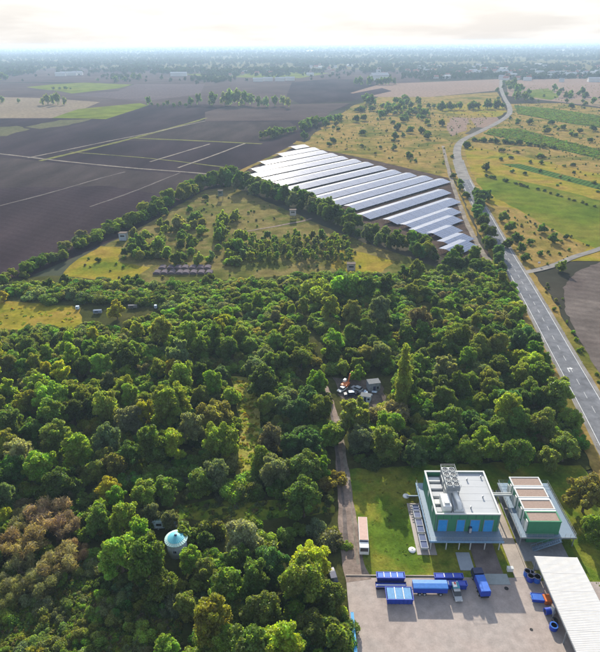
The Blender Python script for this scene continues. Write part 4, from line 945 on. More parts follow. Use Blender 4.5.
for y in (108.4, 111.2, 114.0, 116.8, 119.6):
    q = L3(bld); q.box(31.9, 35.0, y, y + 1.7, ZR - 1.7, ZR - 1.0); q.build('skylight', M_TRIM if int(y) % 2 else M_ROOF, bevel=0.08)
dp = L3(bld); dp.box(29.6, X0 + .8, Y0 + 1.2, 124.4, ZD - .3, ZD); dp.box(29.6, X1 + .6, 103.5, Y0 + 1.2, ZD - .3, ZD + .004); dp.build('deck', M_DECK)
fa = L3(bld); fa.box(29.5, X1 + .7, 103.4, 103.5, ZD - .45, ZD + .12); fa.box(29.5, 29.6, 103.5, 124.4, ZD - .45, ZD + .12); fa.build('fascia', mat('deck_fascia', (0.20, 0.34, 0.50), 0.5, 0.2))
ra_ = L3(bld); ra_.rail([(29.65, 124.3), (29.65, 103.55), (X1 + .55, 103.55), (X1 + .55, Y0 - .2)], ZD + .12, 1.15, 1.3, 0.035); ra_.build('railing', M_GREYM)
for i, (f0, f1) in enumerate(((.055, .195), (.345, .465), (.555, .695), (.765, .905))):
    xa, xb = X0 + 16.1 * f0, X0 + 16.1 * f1
    d = L3(bld); d.box(xa, xb, Y0 - .08, Y0 - .003, ZD + .05, ZD + 3.9); d = d.build('door', M_BLUEP)
    e = L3(bld); e.box(xa - .12, xa, Y0 - .14, Y0 - .002, ZD + .05, ZD + 4.05); e.box(xb, xb + .12, Y0 - .14, Y0 - .002, ZD + .05, ZD + 4.05); e.box(xa, xb, Y0 - .14, Y0 - .002, ZD + 3.9, ZD + 4.05)
    e.build('door_frame', M_GREYM, d)
    h = L3(bld)
    for k in range(5): h.box(xa + .2, xb - .2, Y0 - .12, Y0 - .081, ZD + 2.2 + k * .3, ZD + 2.35 + k * .3)
    h.build('louvre', M_BLUEP, d)
for i in range(2):
    for j in range(2):
        q = L3(bld); q.box(X0 + 1.6 + i * 3.6, X0 + 4.4 + i * 3.6, Y0 + 1.12, Y0 + 1.19, .6, 2.8); q.build('lower_window', M_BLUEP) if j == 0 else None
for y in (110.0, 115.5):
    q = L3(bld); q.box(X0 - .06, X0 - .003, y, y + 1.0, 6.8, 8.2); q.build('window', M_TRIM)
for x in (30.1, 34.0, 37.2, 40.0, 43.6, 47.2):
    c = L3(bld); c.box(x - .12, x + .12, 103.9, 104.14, 0.05, ZD - .3); c.build('column', M_TRIM)
for y in (109, 114, 119, 124):
    c = L3(bld); c.box(29.75, 29.97, y, y + .22, 0.05, ZD - .3); c.build('column', M_TRIM)
q = L3(bld)
for k in range(12): q.box(26.9, 29.4, 122.6 - k * .28, 122.88 - k * .28, .1 + k * .29, .2 + k * .29)
q.build('stair_tread', M_DECK)
for i in range(1, 8):
    q = L3(bld); x = X0 + 16.1 * i / 8; q.box(x - .03, x + .03, Y0 - .03, Y0 - .002, ZD + 4.1, ZR - .3); q.build('cladding_joint', M_NAVY)
for i in range(1, 6):
    q = L3(bld); y = Y0 + 15.9 * i / 6; q.box(X0 - .03, X0 - .002, y - .03, y + .03, ZD, ZR - .3); q.build('cladding_joint', M_NAVY)
for i in range(1, 6):
    q = L3(bld); y = Y0 + 15.4 * i / 6; q.box(35.7, X1 - .3, y - .07, y + .07, ZR - .5, ZR - .485); q.build('roof_seam', M_GREY, rf)
for x, y in ((40.5, 109.2), (44.5, 113.0), (42.0, 119.5), (46.0, 120.6)):
    q = L3(bld); q.lathe([(.16, 0), (.16, .5), (.24, .52), (.24, .6), (.02, .66)], 10, (x, y, ZR - .5)); q.build('roof_vent', M_GREYM, rf)
for x in (X0 + .25, X1 - .35):
    q = L3(bld); q.tube([(x, Y0 - .14, ZR - .3), (x, Y0 - .14, ZD + .02)], .07, 6); q.build('downpipe', M_GREYM)
tag(bld, 'green two-storey plant building with pale flat roof and blue doors', 'building')
# roof coolers: a frame with two rows of fans, on legs
cl = empty('cooler_unit', (36.6, 117.0, ZR - .5))
q = L3(cl); q.box(34.9, 38.4, 112.9, 120.7, 11.3, 12.5); q.build('casing', M_GREYM, bevel=0.05)
for y in (113.2, 116.8, 120.4):
    for x in (35.1, 38.2):
        q = L3(cl); q.box(x - .1, x + .1, y - .1, y + .1, 7.8 if x < 35.6 else ZR - .5, 11.3); q.build('leg', M_GREYM)
for i in range(2):
    for j in range(4):
        c = (35.8 + i * 1.75, 113.95 + j * 1.88)
        s_ = L3(cl); s_.lathe([(.74, 0), (.80, 0), (.80, .35), (.70, .35), (.70, .02)], 16, (c[0], c[1], 12.5)); s_.build('fan_ring', M_TRIM)
        s_ = L3(cl); s_.lathe([(.70, 0), (.70, .12), (.16, .16), (.16, .26), (.0001, .26)], 16, (c[0], c[1], 12.5)); f = s_.build('fan', M_BLACK)
        b_ = L3(cl)
        for t in range(5):
            a = t * 1.2566; b_.box(-.09, .09, .12, .62, .17, .20, Matrix.Translation((c[0], c[1], 12.5)) @ Matrix.Rotation(a, 4, 'Z'))
        b_.build('fan_blade', M_GREY, f)
q = L3(cl); q.rail([(34.8, 112.8), (34.8, 120.8), (38.5, 120.8), (38.5, 112.8), (34.8, 112.8)], 12.5, .9, 1.9, .03); q.build('railing', M_TRIM)
tag(cl, 'grey roof cooler with eight black fans in two rows', 'cooler')
dk = empty('air_duct', (34.2, 110.3, ZR - 1.7))
q = L3(dk); q.box(33.2, 35.3, 107.9, 112.6, ZR - .9, ZR + 1.3); q.build('duct_body', M_WHITE, bevel=0.12)
q = L3(dk); q.box(33.6, 34.9, 108.6, 109.6, ZR + 1.3, ZR + 1.75); q.build('vent_hood', M_TRIM, bevel=0.1)
q = L3(dk); q.box(33.5, 35.0, 108.2, 112.2, ZR - 1.7, ZR - .9); q.build('duct_base', M_GREYM)
tag(dk, 'white boxy air duct on the sunken roof strip', 'duct')
pi_ = empty('exhaust_pipe', (37.0, 110, ZR - .5))
q = L3(pi_); q.tube([(37.0, 112.6, 11.0), (37.2, 110.8, 10.9), (37.4, 109.0, 10.7), (37.4, 108.4, 10.1), (37.4, 108.4, ZR - .5)], .55, 12); q.sm = True; q.build('pipe', M_WHITE)
q = L3(pi_); q.tube([(36.2, 112.6, 10.6), (36.1, 110.0, 10.4), (36.0, 107.9, 10.2), (36.0, 107.9, ZR - .5)], .3, 10); q.sm = True; q.build('pipe', M_GREYM)
q = L3(pi_); q.box(35.8, 38.3, 107.4, 109.0, ZR - .5, ZR + .25); q.build('plinth', M_TRIM)
tag(pi_, 'white exhaust pipe bending down onto the building roof', 'pipe')
vb = empty('control_cabinet', (34.6, 106.3, ZD))
q = L3(vb); q.box(39.8, 40.5, 106.0, 106.6, ZD + .01, ZD + 1.9); q.build('body', M_NAVY, bevel=.04)
q = L3(vb); q.box(39.85, 40.45, 105.96, 105.999, ZD + .2, ZD + 1.8); q.build('door', M_GREY)
tag(vb, 'dark cabinet standing on the front deck between the blue doors', 'cabinet')
# heat exchanger frames on the pad
for k in range(3):
    hx = empty('heat_exchanger', (28.6, 105.4 + k * 5.1, 0.1)); y = 105.4 + k * 5.1
    q = L3(hx); q.box(27.7, 29.3, y - 2.2, y + 2.2, 1.2, 1.6); q.build('coil', mat('coil_navy', (0.03, 0.06, 0.16), 0.4) if k == 0 else bpy.data.materials['coil_navy'])
    q = L3(hx); q.box(27.6, 29.4, y - 2.3, y - 2.2, 1.1, 1.72); q.box(27.6, 29.4, y + 2.2, y + 2.3, 1.1, 1.72); q.box(27.55, 27.7, y - 2.2, y + 2.2, 1.1, 1.72); q.box(29.3, 29.45, y - 2.2, y + 2.2, 1.1, 1.72); q.box(27.7, 29.3, y - .06, y + .06, 1.1, 1.74)
    q.build('frame', M_GREY)
    q = L3(hx)
    for a in (27.7, 29.3):
        for b in (-2, 2): q.box(a - .07, a + .07, y + b - .07, y + b + .07, .05, 1.2)
    q.build('leg', M_GREY)
    tag(hx, 'dark blue cooling coil in grey frame on the pad beside the building', 'heat exchanger', 'cooling coils on the pad')
for px in ((406, 497), (412, 551)):
    g_ = G(*px); dm = MB(); dm.sm = True
    dm.lathe([(.95, 0), (.95, .12), (.88, .22), (.7, .32), (.4, .40), (.12, .42), (.12, .47), (.02, .48)], 20)
    tag(dm.build('shaft_cover', M_WHITE, None, (g_.x, g_.y, ZT)), 'white domed shaft cover on the grass beside the pad', 'shaft cover', 'white domed shaft covers')

# ------------------------------------------------------------------ raised block with gravel roofs
rb_ = empty('raised_plant_block', (59, 106, 0))
mods = 4; ya, yb = 105.9, 122.1; gap = .75; ml = (yb - ya - gap * 3) / 4
for i in range(mods):
    y0 = ya + i * (ml + gap); y1 = y0 + ml
    q = L3(rb_); q.box(54.3, 62.2, y0, y1, ZD + .02, 7.7); md = q.build('module', M_GREEN)
    q = L3(rb_); q.box(54.55, 61.95, y0 + .25, y1 - .25, 7.7, 7.86); q.build('gravel_roof', M_BROWNROOF, md)
    q = L3(rb_); q.box(54.2, 54.55, y0 - .05, y1 + .05, 7.7, 8.0); q.box(61.95, 62.3, y0 - .05, y1 + .05, 7.7, 8.0); q.box(54.55, 61.95, y0 - .05, y0 + .25, 7.7, 7.99); q.box(54.55, 61.95, y1 - .25, y1 + .05, 7.7, 7.99); q.build('roof_trim', M_GREEN if i == 0 else M_TRIM, md)
    q = L3(rb_); q.box(54.0, 54.297, y0 + .5, y0 + 1.5, ZD + .5, 7.4); q.build('vent_box', M_WHITE, md)
    q = L3(rb_); q.box(54.1, 54.297, y0 + 2.1, y0 + 3.1, ZD + .05, ZD + 2.3); q.build('door', M_TRIM, md)
    if i < 3:
        q = L3(rb_); q.box(54.25, 62.25, y1 + .06, y1 + gap - .06, ZD + .02, 7.9); q.build('joint_cover', M_WHITE)
q = L3(rb_); q.box(52.5, 66.3, 104.9, 124.6, ZD - .25, ZD); q.build('deck', M_DECK)
q = L3(rb_); q.rail([(52.6, 124.5), (52.6, 105.0), (60.5, 105.0)], ZD, 1.15, 1.3, .035); q.rail([(63.5, 105.0), (66.2, 105.0), (66.2, 124.5), (52.6, 124.5)], ZD, 1.15, 1.3, .035); q.build('railing', M_GREYM)
q = L3(rb_); q.box(52.4, 66.4, 104.8, 104.9, ZD - .35, ZD + .12); q.box(52.4, 52.5, 104.9, 124.6, ZD - .35, ZD + .12); q.box(66.3, 66.4, 104.9, 124.6, ZD - .35, ZD + .12); q.build('fascia', M_GREYM)
q = L3(rb_); q.box(54.8, 61.8, 106.4, 121.8, 0.05, ZD - .25); q.build('lower_wall', M_GREEN)
for x in (52.8, 66.0):
    for y in (105.3, 110, 115, 120, 124.2):
        q = L3(rb_); q.box(x - .1, x + .1, y - .1, y + .1, .05, ZD - .25); q.build('column', M_GREYM)
st = L3(rb_)
for k in range(15):
    t = k / 14; x = 55.5 + t * 6.5; st.box(x - .24, x + .24, 103.6, 104.75, .12 + t * (ZD - .3), .2 + t * (ZD - .3))
st.build('stair_tread', M_DECK)
st = L3(rb_)
for y in (103.58, 104.77):
    st.add([(55.2, y, .05), (55.7, y, .05), (62.4, y, ZD - .1), (61.9, y, ZD - .1)] + [(55.2, y + .06, .05), (55.7, y + .06, .05), (62.4, y + .06, ZD - .1), (61.9, y + .06, ZD - .1)], [(0, 1, 2, 3), (7, 6, 5, 4), (0, 4, 5, 1), (1, 5, 6, 2), (2, 6, 7, 3), (3, 7, 4, 0)])
    st.tube([(55.3, y, 1.1), (62.2, y, ZD + 1.1)], .035, 5)
    for k in range(6): st.tube([(55.5 + k * 1.3, y, .1 + k * .65), (55.5 + k * 1.3, y, 1.1 + k * .67)], .03, 5)
st.build('stair_stringer', mat('stair_blue_grey', (0.22, 0.33, 0.45), 0.5, 0.2))
tag(rb_, 'raised green block with four brown gravel roofs and steel walkway', 'building')
pb = empty('pipe_bridge', (50.0, 117.8, ZD)); q = L3(pb)
q.tube([(X1 + .02, 117.8, 5.4), (54.2, 117.8, 5.4)], .28, 10); q.tube([(X1 + .02, 118.6, 5.4), (54.2, 118.6, 5.4)], .2, 10); q.build('pipe', M_TRIM)
q = L3(pb); q.box(49.9, 50.2, 117.5, 118.9, .1, 5.1); q.build('support', M_GREYM)
tag(pb, 'pale pipes bridging the gap between the two green buildings', 'pipe bridge')

# ------------------------------------------------------------------ open shed with pale roof
sh = empty('open_shed', (58.2, 86, 0))
def sheet_mesh():
    mb = MB(); n = 24; y0, y1 = 0, 2.38
    prof = []
    for i in range(n + 1): prof.append((y0 + (y1 - y0) * i / n, 0.022 if i % 4 in (1, 2) else 0.0))
    vs = [(53.2 - 58.2, y, 5.15 + z) for y, z in prof] + [(63.3 - 58.2, y, 4.75 + z) for y, z in prof]; m = len(prof)
    mb.add(vs, [(i, m + i, m + i + 1, i + 1) for i in range(m - 1)])
    mb.add([(x, y, z - .06) for x, y, z in vs], [(i + 1, m + i + 1, m + i, i) for i in range(m - 1)])
    return mb.mesh('roof_sheet', mat('shed_roof', (0.510, 0.497, 0.476), 0.6, var=0.13, scale=0.5))
SM = sheet_mesh()
for k in range(18): link(SM, 'roof_sheet', sh, (0, 97.8 - 2.4 * (k + 1) - 86, 0.012 * (k % 2)))
q = L3(sh); q.box(53.1, 53.3, 54.5, 97.9, 4.72, 5.07); q.box(63.2, 63.4, 54.5, 97.9, 4.4, 4.68); q.build('eaves_beam', M_GREYM)
for y in (97.2, 91, 85, 79, 73, 67, 61, 55.5):
    for x, zt in ((53.5, 4.75), (63.0, 4.4)):
        q = L3(sh); q.box(x - .12, x + .12, y - .12, y + .12, .05, zt); q.build('post', M_GREYM)
q = L3(sh); q.box(62.6, 62.75, 54.5, 97.6, .05, 4.2); q.build('rear_wall', M_GREYM)
tag(sh, 'long open-sided shed with pale corrugated roof beside the yard', 'shed')

# ------------------------------------------------------------------ yard: skips, trucks, drums
def skip(name, x0, x1, y0, y1, h, m, label, group, cells=0, cover=None):
    o = empty(name, ((x0 + x1) / 2, (y0 + y1) / 2, Zy + .03)); W, D = (x1 - x0) / 2, (y1 - y0) / 2
    b = MB(); t = .1
    b.add([(-W + .15, -D + .1, .15), (W - .15, -D + .1, .15), (W - .15, D - .1, .15), (-W + .15, D - .1, .15), (-W, -D, h), (W, -D, h), (W, D, h), (-W, D, h)], [(3, 2, 1, 0), (0, 1, 5, 4), (1, 2, 6, 5), (2, 3, 7, 6), (3, 0, 4, 7)])
    b.add([(-W + .2, -D + .2, .4), (W - .2, -D + .2, .4), (W - .2, D - .2, .4), (-W + .2, D - .2, .4), (-W + t, -D + t, h), (W - t, -D + t, h), (W - t, D - t, h), (-W + t, D - t, h)], [(0, 1, 2, 3), (4, 5, 1, 0), (5, 6, 2, 1), (6, 7, 3, 2), (7, 4, 0, 3)])
    b.build('body', m, o)
    r = MB(); e = .09
    r.box(-W - e, W + e, -D - e, -D + e, h, h + .14); r.box(-W - e, W + e, D - e, D + e, h, h + .14); r.box(-W - e, -W + e, -D + e, D - e, h, h + .13); r.box(W - e, W + e, -D + e, D - e, h, h + .13)
    r.build('rim', m, o)
    ribs = MB(); n = max(3, int(2 * W / .9))
    for i in range(n + 1):
        x = -W + .2 + (2 * W - .4) * i / n; ribs.box(x - .06, x + .06, -D - .07, -D + .08, .2, h)
    ribs.build('rib', m, o)
    if cells:
        for i in range(cells):
            xa, xb = -W + .15 + (2 * W - .3) * i / cells, -W + .15 + (2 * W - .3) * (i + 1) / cells
            MB().box(xa + .12, xb - .12, -D + .15, D - .15, h + .02, h + .1).build('lid', cover or M_BLUEL, o)
            if i: MB().box(xa - .09, xa + .09, -D + .1, D - .1, h + .03, h + .2).build('cross_bar', M_WHITE, o)
    f = MB(); f.box(-W + .3, W - .3, -D * .6, -D * .4, 0, .16); f.box(-W + .3, W - .3, D * .4, D * .6, 0, .16); f.build('skid', M_BLACK, o)
    tag(o, label, 'skip', group); return o
skip('waste_skip', 17.2, 23.2, 88.0, 91.3, 1.7, M_BLUE, 'blue skip closed by six pale-framed lids at the row front', None, 3, M_CLOTHC)
skip('waste_skip', 15.6, 22.2, 94.0, 96.0 - .4, 1.5, M_BLUE, 'blue skip with bright blue lids beside the dirt track end', None, 4, M_BLUEL)
skip('waste_skip', 29.2, 35.9, 95.0 - .9, 95.3, 1.6, M_BLUE, 'blue skip with white bars along the lawn kerb', None, 3, M_BLUE)
skip('waste_skip', 29.8, 36.3, 92.0, 93.2, 1.6, M_BLUE, 'blue skip with white bars between kerb and parked car', None, 3, M_BLUE)
fl = empty('flat_rack', (18.8, 92.65, Zy + .03))
MB().box(-3.6, 3.6, -.75, .75, .35, .6).build('bed', M_BLUE, fl); MB().box(-3.4, 3.4, -.1, .2, .6, .72).build('pale_stripe', M_WHITE, fl)
MB().box(-3.6, 3.6, -.8, -.72, .3, .95).build('side_board', M_NAVY, fl); MB().box(-3.6, 3.6, .72, .8, .3, .95).build('side_board', M_NAVY, fl)
MB().box(-3.3, -2.9, -.7, .7, 0, .35).build('skid', M_BLACK, fl); MB().box(2.9, 3.3, -.7, .7, 0, .35).build('skid', M_BLACK, fl)
tag(fl, 'flat blue rack with a pale stripe between two skips', 'rack')
def wheel(o, x, y, r, w=.28):
    m = MB(); m.tube([(x, y - w / 2, r), (x, y + w / 2, r)], r, 16); t = m.build('wheel', M_BLACK, o)
    MB().tube([(x, y - w / 2 - .012, r), (x, y + w / 2 + .012, r)], r * .55, 12).build('rim', M_GREY, t)
tr = empty('covered_trailer', (27.5, 91.5, Zy + .03))
MB().box(-3.9, 3.9, -1.2, 1.2, 1.0, 2.5).build('body', M_BLUE, tr, bevel=.05)
m = MB(); m.profile([(-1.25, 2.5), (1.25, 2.5), (1.1, 2.66), (0, 2.85), (-1.1, 2.66)], -3.95, 3.95); m.build('tarpaulin', mat('tarp_blue', (0.035, 0.16, 0.48), 0.6, var=0.18, bump=0.3), tr)
MB().box(-3.8, 3.8, -.9, .9, .7, 1.0).build('chassis', M_BLACK, tr)
for x in (-2.4, -1.3, 2.4):
    for y in (-1.05, 1.05): wheel(tr, x, y, .48)
MB().tube([(-3.8, 0, .8), (-5.0, 0, .7)], .08, 6).build('drawbar', M_BLACK, tr)
tag(tr, 'long blue tarpaulin-covered trailer beside the skips', 'trailer')
def truck(o, L_, load, cabm, h=2.9):
    """a rigid truck along local +Y; cab at the +Y end"""
    MB().box(-1.15, 1.15, -L_ / 2, L_ / 2 - 2.3, 1.1, h).build('load_body', load[0], o, bevel=.05)
    MB().box(-1.05, 1.05, -L_ / 2 + .12, L_ / 2 - 2.42, h, h + .12).build('load_cover', load[1], o)
    MB().profile([(L_ / 2 - 2.1, .7), (L_ / 2, .7), (L_ / 2, 1.7), (L_ / 2 - .35, 2.75), (L_ / 2 - 2.1, 2.85)], -1.15, 1.15).build('cab', cabm, o, bevel=.06)
    w_ = MB(); y = L_ / 2; w_.add([(-1.0, y + .012, 1.75), (1.0, y + .012, 1.75), (.95, y - .30, 2.62), (-.95, y - .30, 2.62)], [(3, 2, 1, 0)]); w_.build('windscreen', M_DGLASS, o)
    for s_ in (-1, 1): MB().box(s_ * 1.153 - .012, s_ * 1.153 + .012, y - 1.6, y - .55, 1.75, 2.45).build('side_window', M_DGLASS, o)
    MB().box(-.9, .9, -L_ / 2, L_ / 2 - .3, .6, .98).build('chassis', M_BLACK, o)
    for yy in (-L_ / 2 + 1.2, -L_ / 2 + 2.4, L_ / 2 - 1.3):
        for x in (-1, 1):
            m = MB(); m.tube([(x - .15, yy, .5), (x + .15, yy, .5)], .5, 16); t = m.build('wheel', M_BLACK, o); MB().tube([(x - .162, yy, .5), (x + .162, yy, .5)], .28, 12).build('rim', M_GREY, t)
tk = empty('tipper_truck', (39.6, 93.0, Zy + .03), math.radians(4)); truck(tk, 7.0, (M_BLUE, M_BLUEL), M_NAVY, 2.6)
tag(tk, 'blue truck with dark cab parked at the edge of the driveway', 'truck')
tk2 = empty('box_truck', (13.4, 106.6, Zy), math.radians(178)); truck(tk2, 10.2, (M_WHITE, M_PINK), M_WHITE, 3.1)
MB().box(-1.0, 1.0, 2.86, 2.95, 1.2, 3.1).build('headboard', M_NAVY, tk2)
tag(tk2, 'white truck with faded pink load cover on the lawn edge', 'truck')
# small utility vehicle
def car(name, p, rz, m, label, h=1.55, L_=4.4, roofm=None):
    o = empty(name, p, rz)
    MB().profile([(-L_ / 2, .35), (L_ / 2, .35), (L_ / 2, .78), (L_ / 2 - .9, .95), (-L_ / 2, 1.0)], -.88, .88).build('body', m, o, bevel=.08)
    MB().profile([(-L_ / 2 + .2, .96), (L_ / 2 - 1.0, .93), (L_ / 2 - 1.7, h), (-L_ / 2 + .7, h)], -.8, .8).build('cabin', M_DGLASS, o)
    MB().box(-.74, .74, -L_ / 2 + .7, L_ / 2 - 1.72, h - .04, h + .05).build('roof', roofm or m, o, bevel=.03)
    for y in (-L_ / 2 + .85, L_ / 2 - .9):
        for x in (-.8, .8):
            q = MB(); q.tube([(x - .11, y, .34), (x + .11, y, .34)], .34, 14); t = q.build('wheel', M_BLACK, o); MB().tube([(x - .122, y, .34), (x + .122, y, .34)], .2, 10).build('rim', M_GREY, t)
    for x in (-.62, .62): MB().box(x - .16, x + .16, L_ / 2 - .02, L_ / 2 + .03, .6, .76).build('headlight', M_WHITE, o)
    return tag(o, label, 'car')
ut = car('utility_vehicle', (33.6, 90.7, Zy + .03), math.radians(183), M_GREY, 'grey utility vehicle with white and teal load beside the trailer', 1.7, 4.2)
MB().box(-.8, .8, -2.0, -.4, 1.0, 1.9).build('load_box', mat('teal_load', (0.05, 0.25, 0.33), var=0.3), ut); MB().box(-.2, .7, -1.9, -.6, 1.9, 2.1).build('load_sheet', M_WHITE, ut)
MB().box(-.05, .3, -1.8, -1.2, 2.1, 2.2).build('load_tag', M_RED, ut)
car('parked_car', (5.2, 95.3, Zy), math.radians(12), M_NAVY, 'dark blue car parked under the trees beside the track')
def drum(o, x, y, r, h, m, axis='z', rot=0):
    q = MB(); q.sm = False
    if axis == 'z': q.lathe([(r, 0), (r, h * .3), (r * 1.04, h * .33), (r, h * .36), (r, h * .64), (r * 1.04, h * .67), (r, h * .7), (r, h), (r * .82, h), (r * .8, h - .25), (.01, h - .25)], 18, (x, y, 0))
    else: q.tube([(x - h / 2 * math.cos(rot), y - h / 2 * math.sin(rot), r), (x + h / 2 * math.cos(rot), y + h / 2 * math.sin(rot), r)], r, 18)
    return q.build('shell', m, o)
Y_ = Zy + .03
dd = 'open blue drum in the huddle by the planting bed'
for i, (x, y, r, h) in enumerate(((51.6, 96.3, .75, 1.5), (51.9, 94.9, .8, 1.5), (53.4, 94.7, .85, 1.5), (52.6, 96.2, .6, 1.3))):
    o = empty('blue_drum', (x, y, Y_)); drum(o, 0, 0, r, h, M_BLUE if i % 2 else M_BLUEL); MB().lathe([(r * 1.05, h - .02), (r * 1.05, h + .07), (r * .8, h + .07), (r * .8, h - .02)], 18).build('rim', M_NAVY, o)
    tag(o, dd, 'drum', 'blue drums by the planting bed')
o = empty('blue_skip', (51.9, 89.7, Y_), math.radians(-6)); m = MB()
m.profile([(-1.6, .9), (-1.0, .1), (1.0, .1), (1.6, .9), (1.45, 1.0), (.9, .25), (-.9, .25), (-1.45, 1.0)], -.9, .9, 'y'); m.build('tub', M_BLUEL, o)
MB().box(-1.5, 1.5, -.95, -.85, .2, 1.0).build('end_wall', M_BLUE, o); MB().box(-1.5, 1.5, .85, .95, .2, 1.0).build('end_wall', M_BLUE, o); MB().box(-1.3, 1.3, -.8, .8, .82, .95).build('load', M_BLUEL, o)
tag(o, 'low blue tub skip standing beside the orange crate', 'skip')
o = empty('orange_crate', (53.7, 89.2, Y_), .05)
for z in (.15, .55, .95): MB().box(-.75, .75, -1.0, 1.0, z, z + .3).build('slat', M_ORANGE, o)
MB().box(-.68, .68, -.92, .92, .05, 1.3).build('liner', M_ORANGE, o)
tag(o, 'rusty orange crate under the edge of the open shed', 'crate')
o = empty('blue_container', (55.6, 88.3, Y_)); MB().box(-.6, .6, -1.1, 1.1, .05, 1.4).build('body', M_BLUEL, o, bevel=.06); MB().box(-.65, .65, -1.15, 1.15, 1.4, 1.5).build('lid', M_BLUE, o)
tag(o, 'blue lidded container behind the orange crate', 'container')
o = empty('lying_drum', (53.2, 86.2, Y_), .1); q = MB(); q.tube([(-1.1, 0, .75), (1.0, .1, .75)], .75, 20); q.build('shell', M_BLUE, o); q = MB(); q.tube([(.2, .06, .76), (.95, .1, .76)], .8, 20); q.build('pale_band', M_WHITE, o); q = MB(); q.tube([(-1.12, 0, .75), (-1.04, 0, .75)], .5, 16); q.build('opening', M_NAVY, o)
tag(o, 'large blue drum with white band lying on its side', 'drum')
o = empty('upright_drum', (52.7, 82.5, Y_)); drum(o, 0, 0, .85, 1.1, M_BLUE); MB().lathe([(.9, 1.08), (.9, 1.18), (.62, 1.18), (.62, 1.08)], 18).build('rim', M_BLUEL, o); tag(o, 'single open blue drum standing alone by the shed', 'drum')
o = empty('tyre_stack', (53.6, 84.1, Y_)); [MB().lathe([(.35, .25 * k), (.6, .25 * k), (.65, .25 * k + .12), (.6, .25 * k + .24), (.35, .25 * k + .24), (.3, .25 * k + .12)], 18).build('tyre', M_BLACK, o) for k in range(3)]
tag(o, 'dark stack of tyres between the drums', 'tyres')
for x, y, r in ((45.7, 92.6, .5), (47.9, 82.2, .35)):
    q = MB(); q.lathe([(r, 0), (r, .03), (r * .8, .035), (r * .8, .02), (.01, .02)], 18); tag(q.build('manhole_cover', M_BLACK, None, (x, y, Y_ + .004)), 'round dark manhole cover in the yard concrete', 'manhole cover', 'manhole covers in the yard')
o = empty('white_cabinet', (48.0, 97.6, Zy)); MB().box(-.7, .7, -.4, .4, .05, 1.1).build('body', M_WHITE, o, bevel=.05); MB().box(-.74, .74, -.44, .44, 1.1, 1.18).build('lid', M_TRIM, o); tag(o, 'low white cabinet beside the driveway', 'cabinet')
# blue sheet fence at the yard edge
def sheet_fence(p0, p1, n, label):
    a, b = Vector((*p0, 0)), Vector((*p1, 0)); d = (b - a) / n; o = empty('sheet_fence', (a.x, a.y, ZT))
    rz = math.atan2(d.y, d.x); ln = d.length
    for i in range(n):
        q = MB(); q.box(.03, ln - .03, -.03, .03, .1, 2.1); pn = q.build('panel', mat('fence_blue', (0.04, 0.28, 0.55), .5, var=.2) if 'fence_blue' not in bpy.data.materials else bpy.data.materials['fence_blue'], o); pn.location = d * i; pn.rotation_euler = (0, 0, rz)
        q = MB(); q.box(-.05, .05, -.05, .05, 0, 2.25); ps = q.build('post', M_GREY, o); ps.location = d * i; ps.rotation_euler = (0, 0, rz)
        q = MB(); q.box(.03, ln - .03, -.34, .34, 2.1, 2.16); ps = q.build('coping', bpy.data.materials['fence_blue'], o); ps.location = d * i; ps.rotation_euler = (0, 0, rz)
    tag(o, label, 'fence')
sheet_fence((9.1, 84.5), (9.4, 66), 8, 'blue sheet fence running along the edge of the yard')
sheet_fence((9.1, 77.4), (2.0, 77.2), 3, 'blue sheet fence turning into the trees')
# scrap beside the track end
o = empty('scrap_pile', (4.6, 90.8, Zy)); ro = random.Random(3)
for k in range(11):
    q = MB(); q.box(-ro.uniform(.5, 1.5), ro.uniform(.5, 1.4), -.12, .12, 0, .1, Matrix.Rotation(ro.uniform(-.4, .4), 4, 'X') @ Matrix.Rotation(ro.uniform(-.12, .12), 4, 'Y'))
    b_ = q.build('plank', [M_WOOD, M_WHITE, M_ORANGE, M_WOOD][k % 4], o, (ro.uniform(-1.2, 1.2), ro.uniform(-1.8, 1.8), .1 + k * .07)); b_.rotation_euler = (0, 0, ro.uniform(0, 3.1))
tag(o, 'heap of pale and brown planks under the trees by the yard', 'scrap pile')

# ------------------------------------------------------------------ round tank in the wood
tk3 = empty('water_tank', (TANK[0], TANK[1], 0)); tk3.scale = (.9, .9, .95); q = MB(); q.sm = True
q.lathe([(2.75, 0), (2.75, 5.0)], 28); q.build('tank_wall', M_TANKW, tk3)
q = MB(); n = 28
def ring(r0, z0, r1, z1, m, name, rib):
    q = MB(); N = 56
    for i in range(N):
        a0, a1 = 2 * math.pi * i / N, 2 * math.pi * (i + 1) / N; u0, u1 = (rib if i % 2 else 0), (0 if i % 2 else rib)
        q.add([(r0 * math.cos(a0), r0 * math.sin(a0), z0 + u0), (r0 * math.cos(a1), r0 * math.sin(a1), z0 + u1), (r1 * math.cos(a1), r1 * math.sin(a1), z1), (r1 * math.cos(a0), r1 * math.sin(a0), z1)], [(0, 1, 2, 3)])
    return q.build(name, m, tk3)
ring(3.1, 5.0, 2.3, 5.35, M_MINT, 'roof_rim', .07); ring(2.32, 5.34, .35, 6.15, M_TEAL, 'roof_cone', .06)
q = MB(); q.lathe([(.36, 6.12), (.40, 6.28), (.28, 6.4), (.01, 6.44)], 14); q.build('roof_cap', M_NAVY, tk3)
q = MB(); q.lathe([(3.12, 4.9), (3.16, 4.9), (3.16, 5.02), (3.1, 5.02)], 28); q.build('gutter', M_MINT, tk3)
for a in (-1.9, -1.6): MB().tube([(2.85 * math.cos(a), 2.85 * math.sin(a), 0), (2.85 * math.cos(a), 2.85 * math.sin(a), 5)], .04, 5).build('ladder_rail', M_GREY, tk3)
q = MB(); q.box(-.4, .4, -2.8, -2.7, 2.4, 3.1); q.build('hatch', M_NAVY, tk3)
tag(tk3, 'round tank with conical turquoise roof among the trees', 'tank')
cv = empty('site_trailer', (-38.4, 111.0, 0), .05)
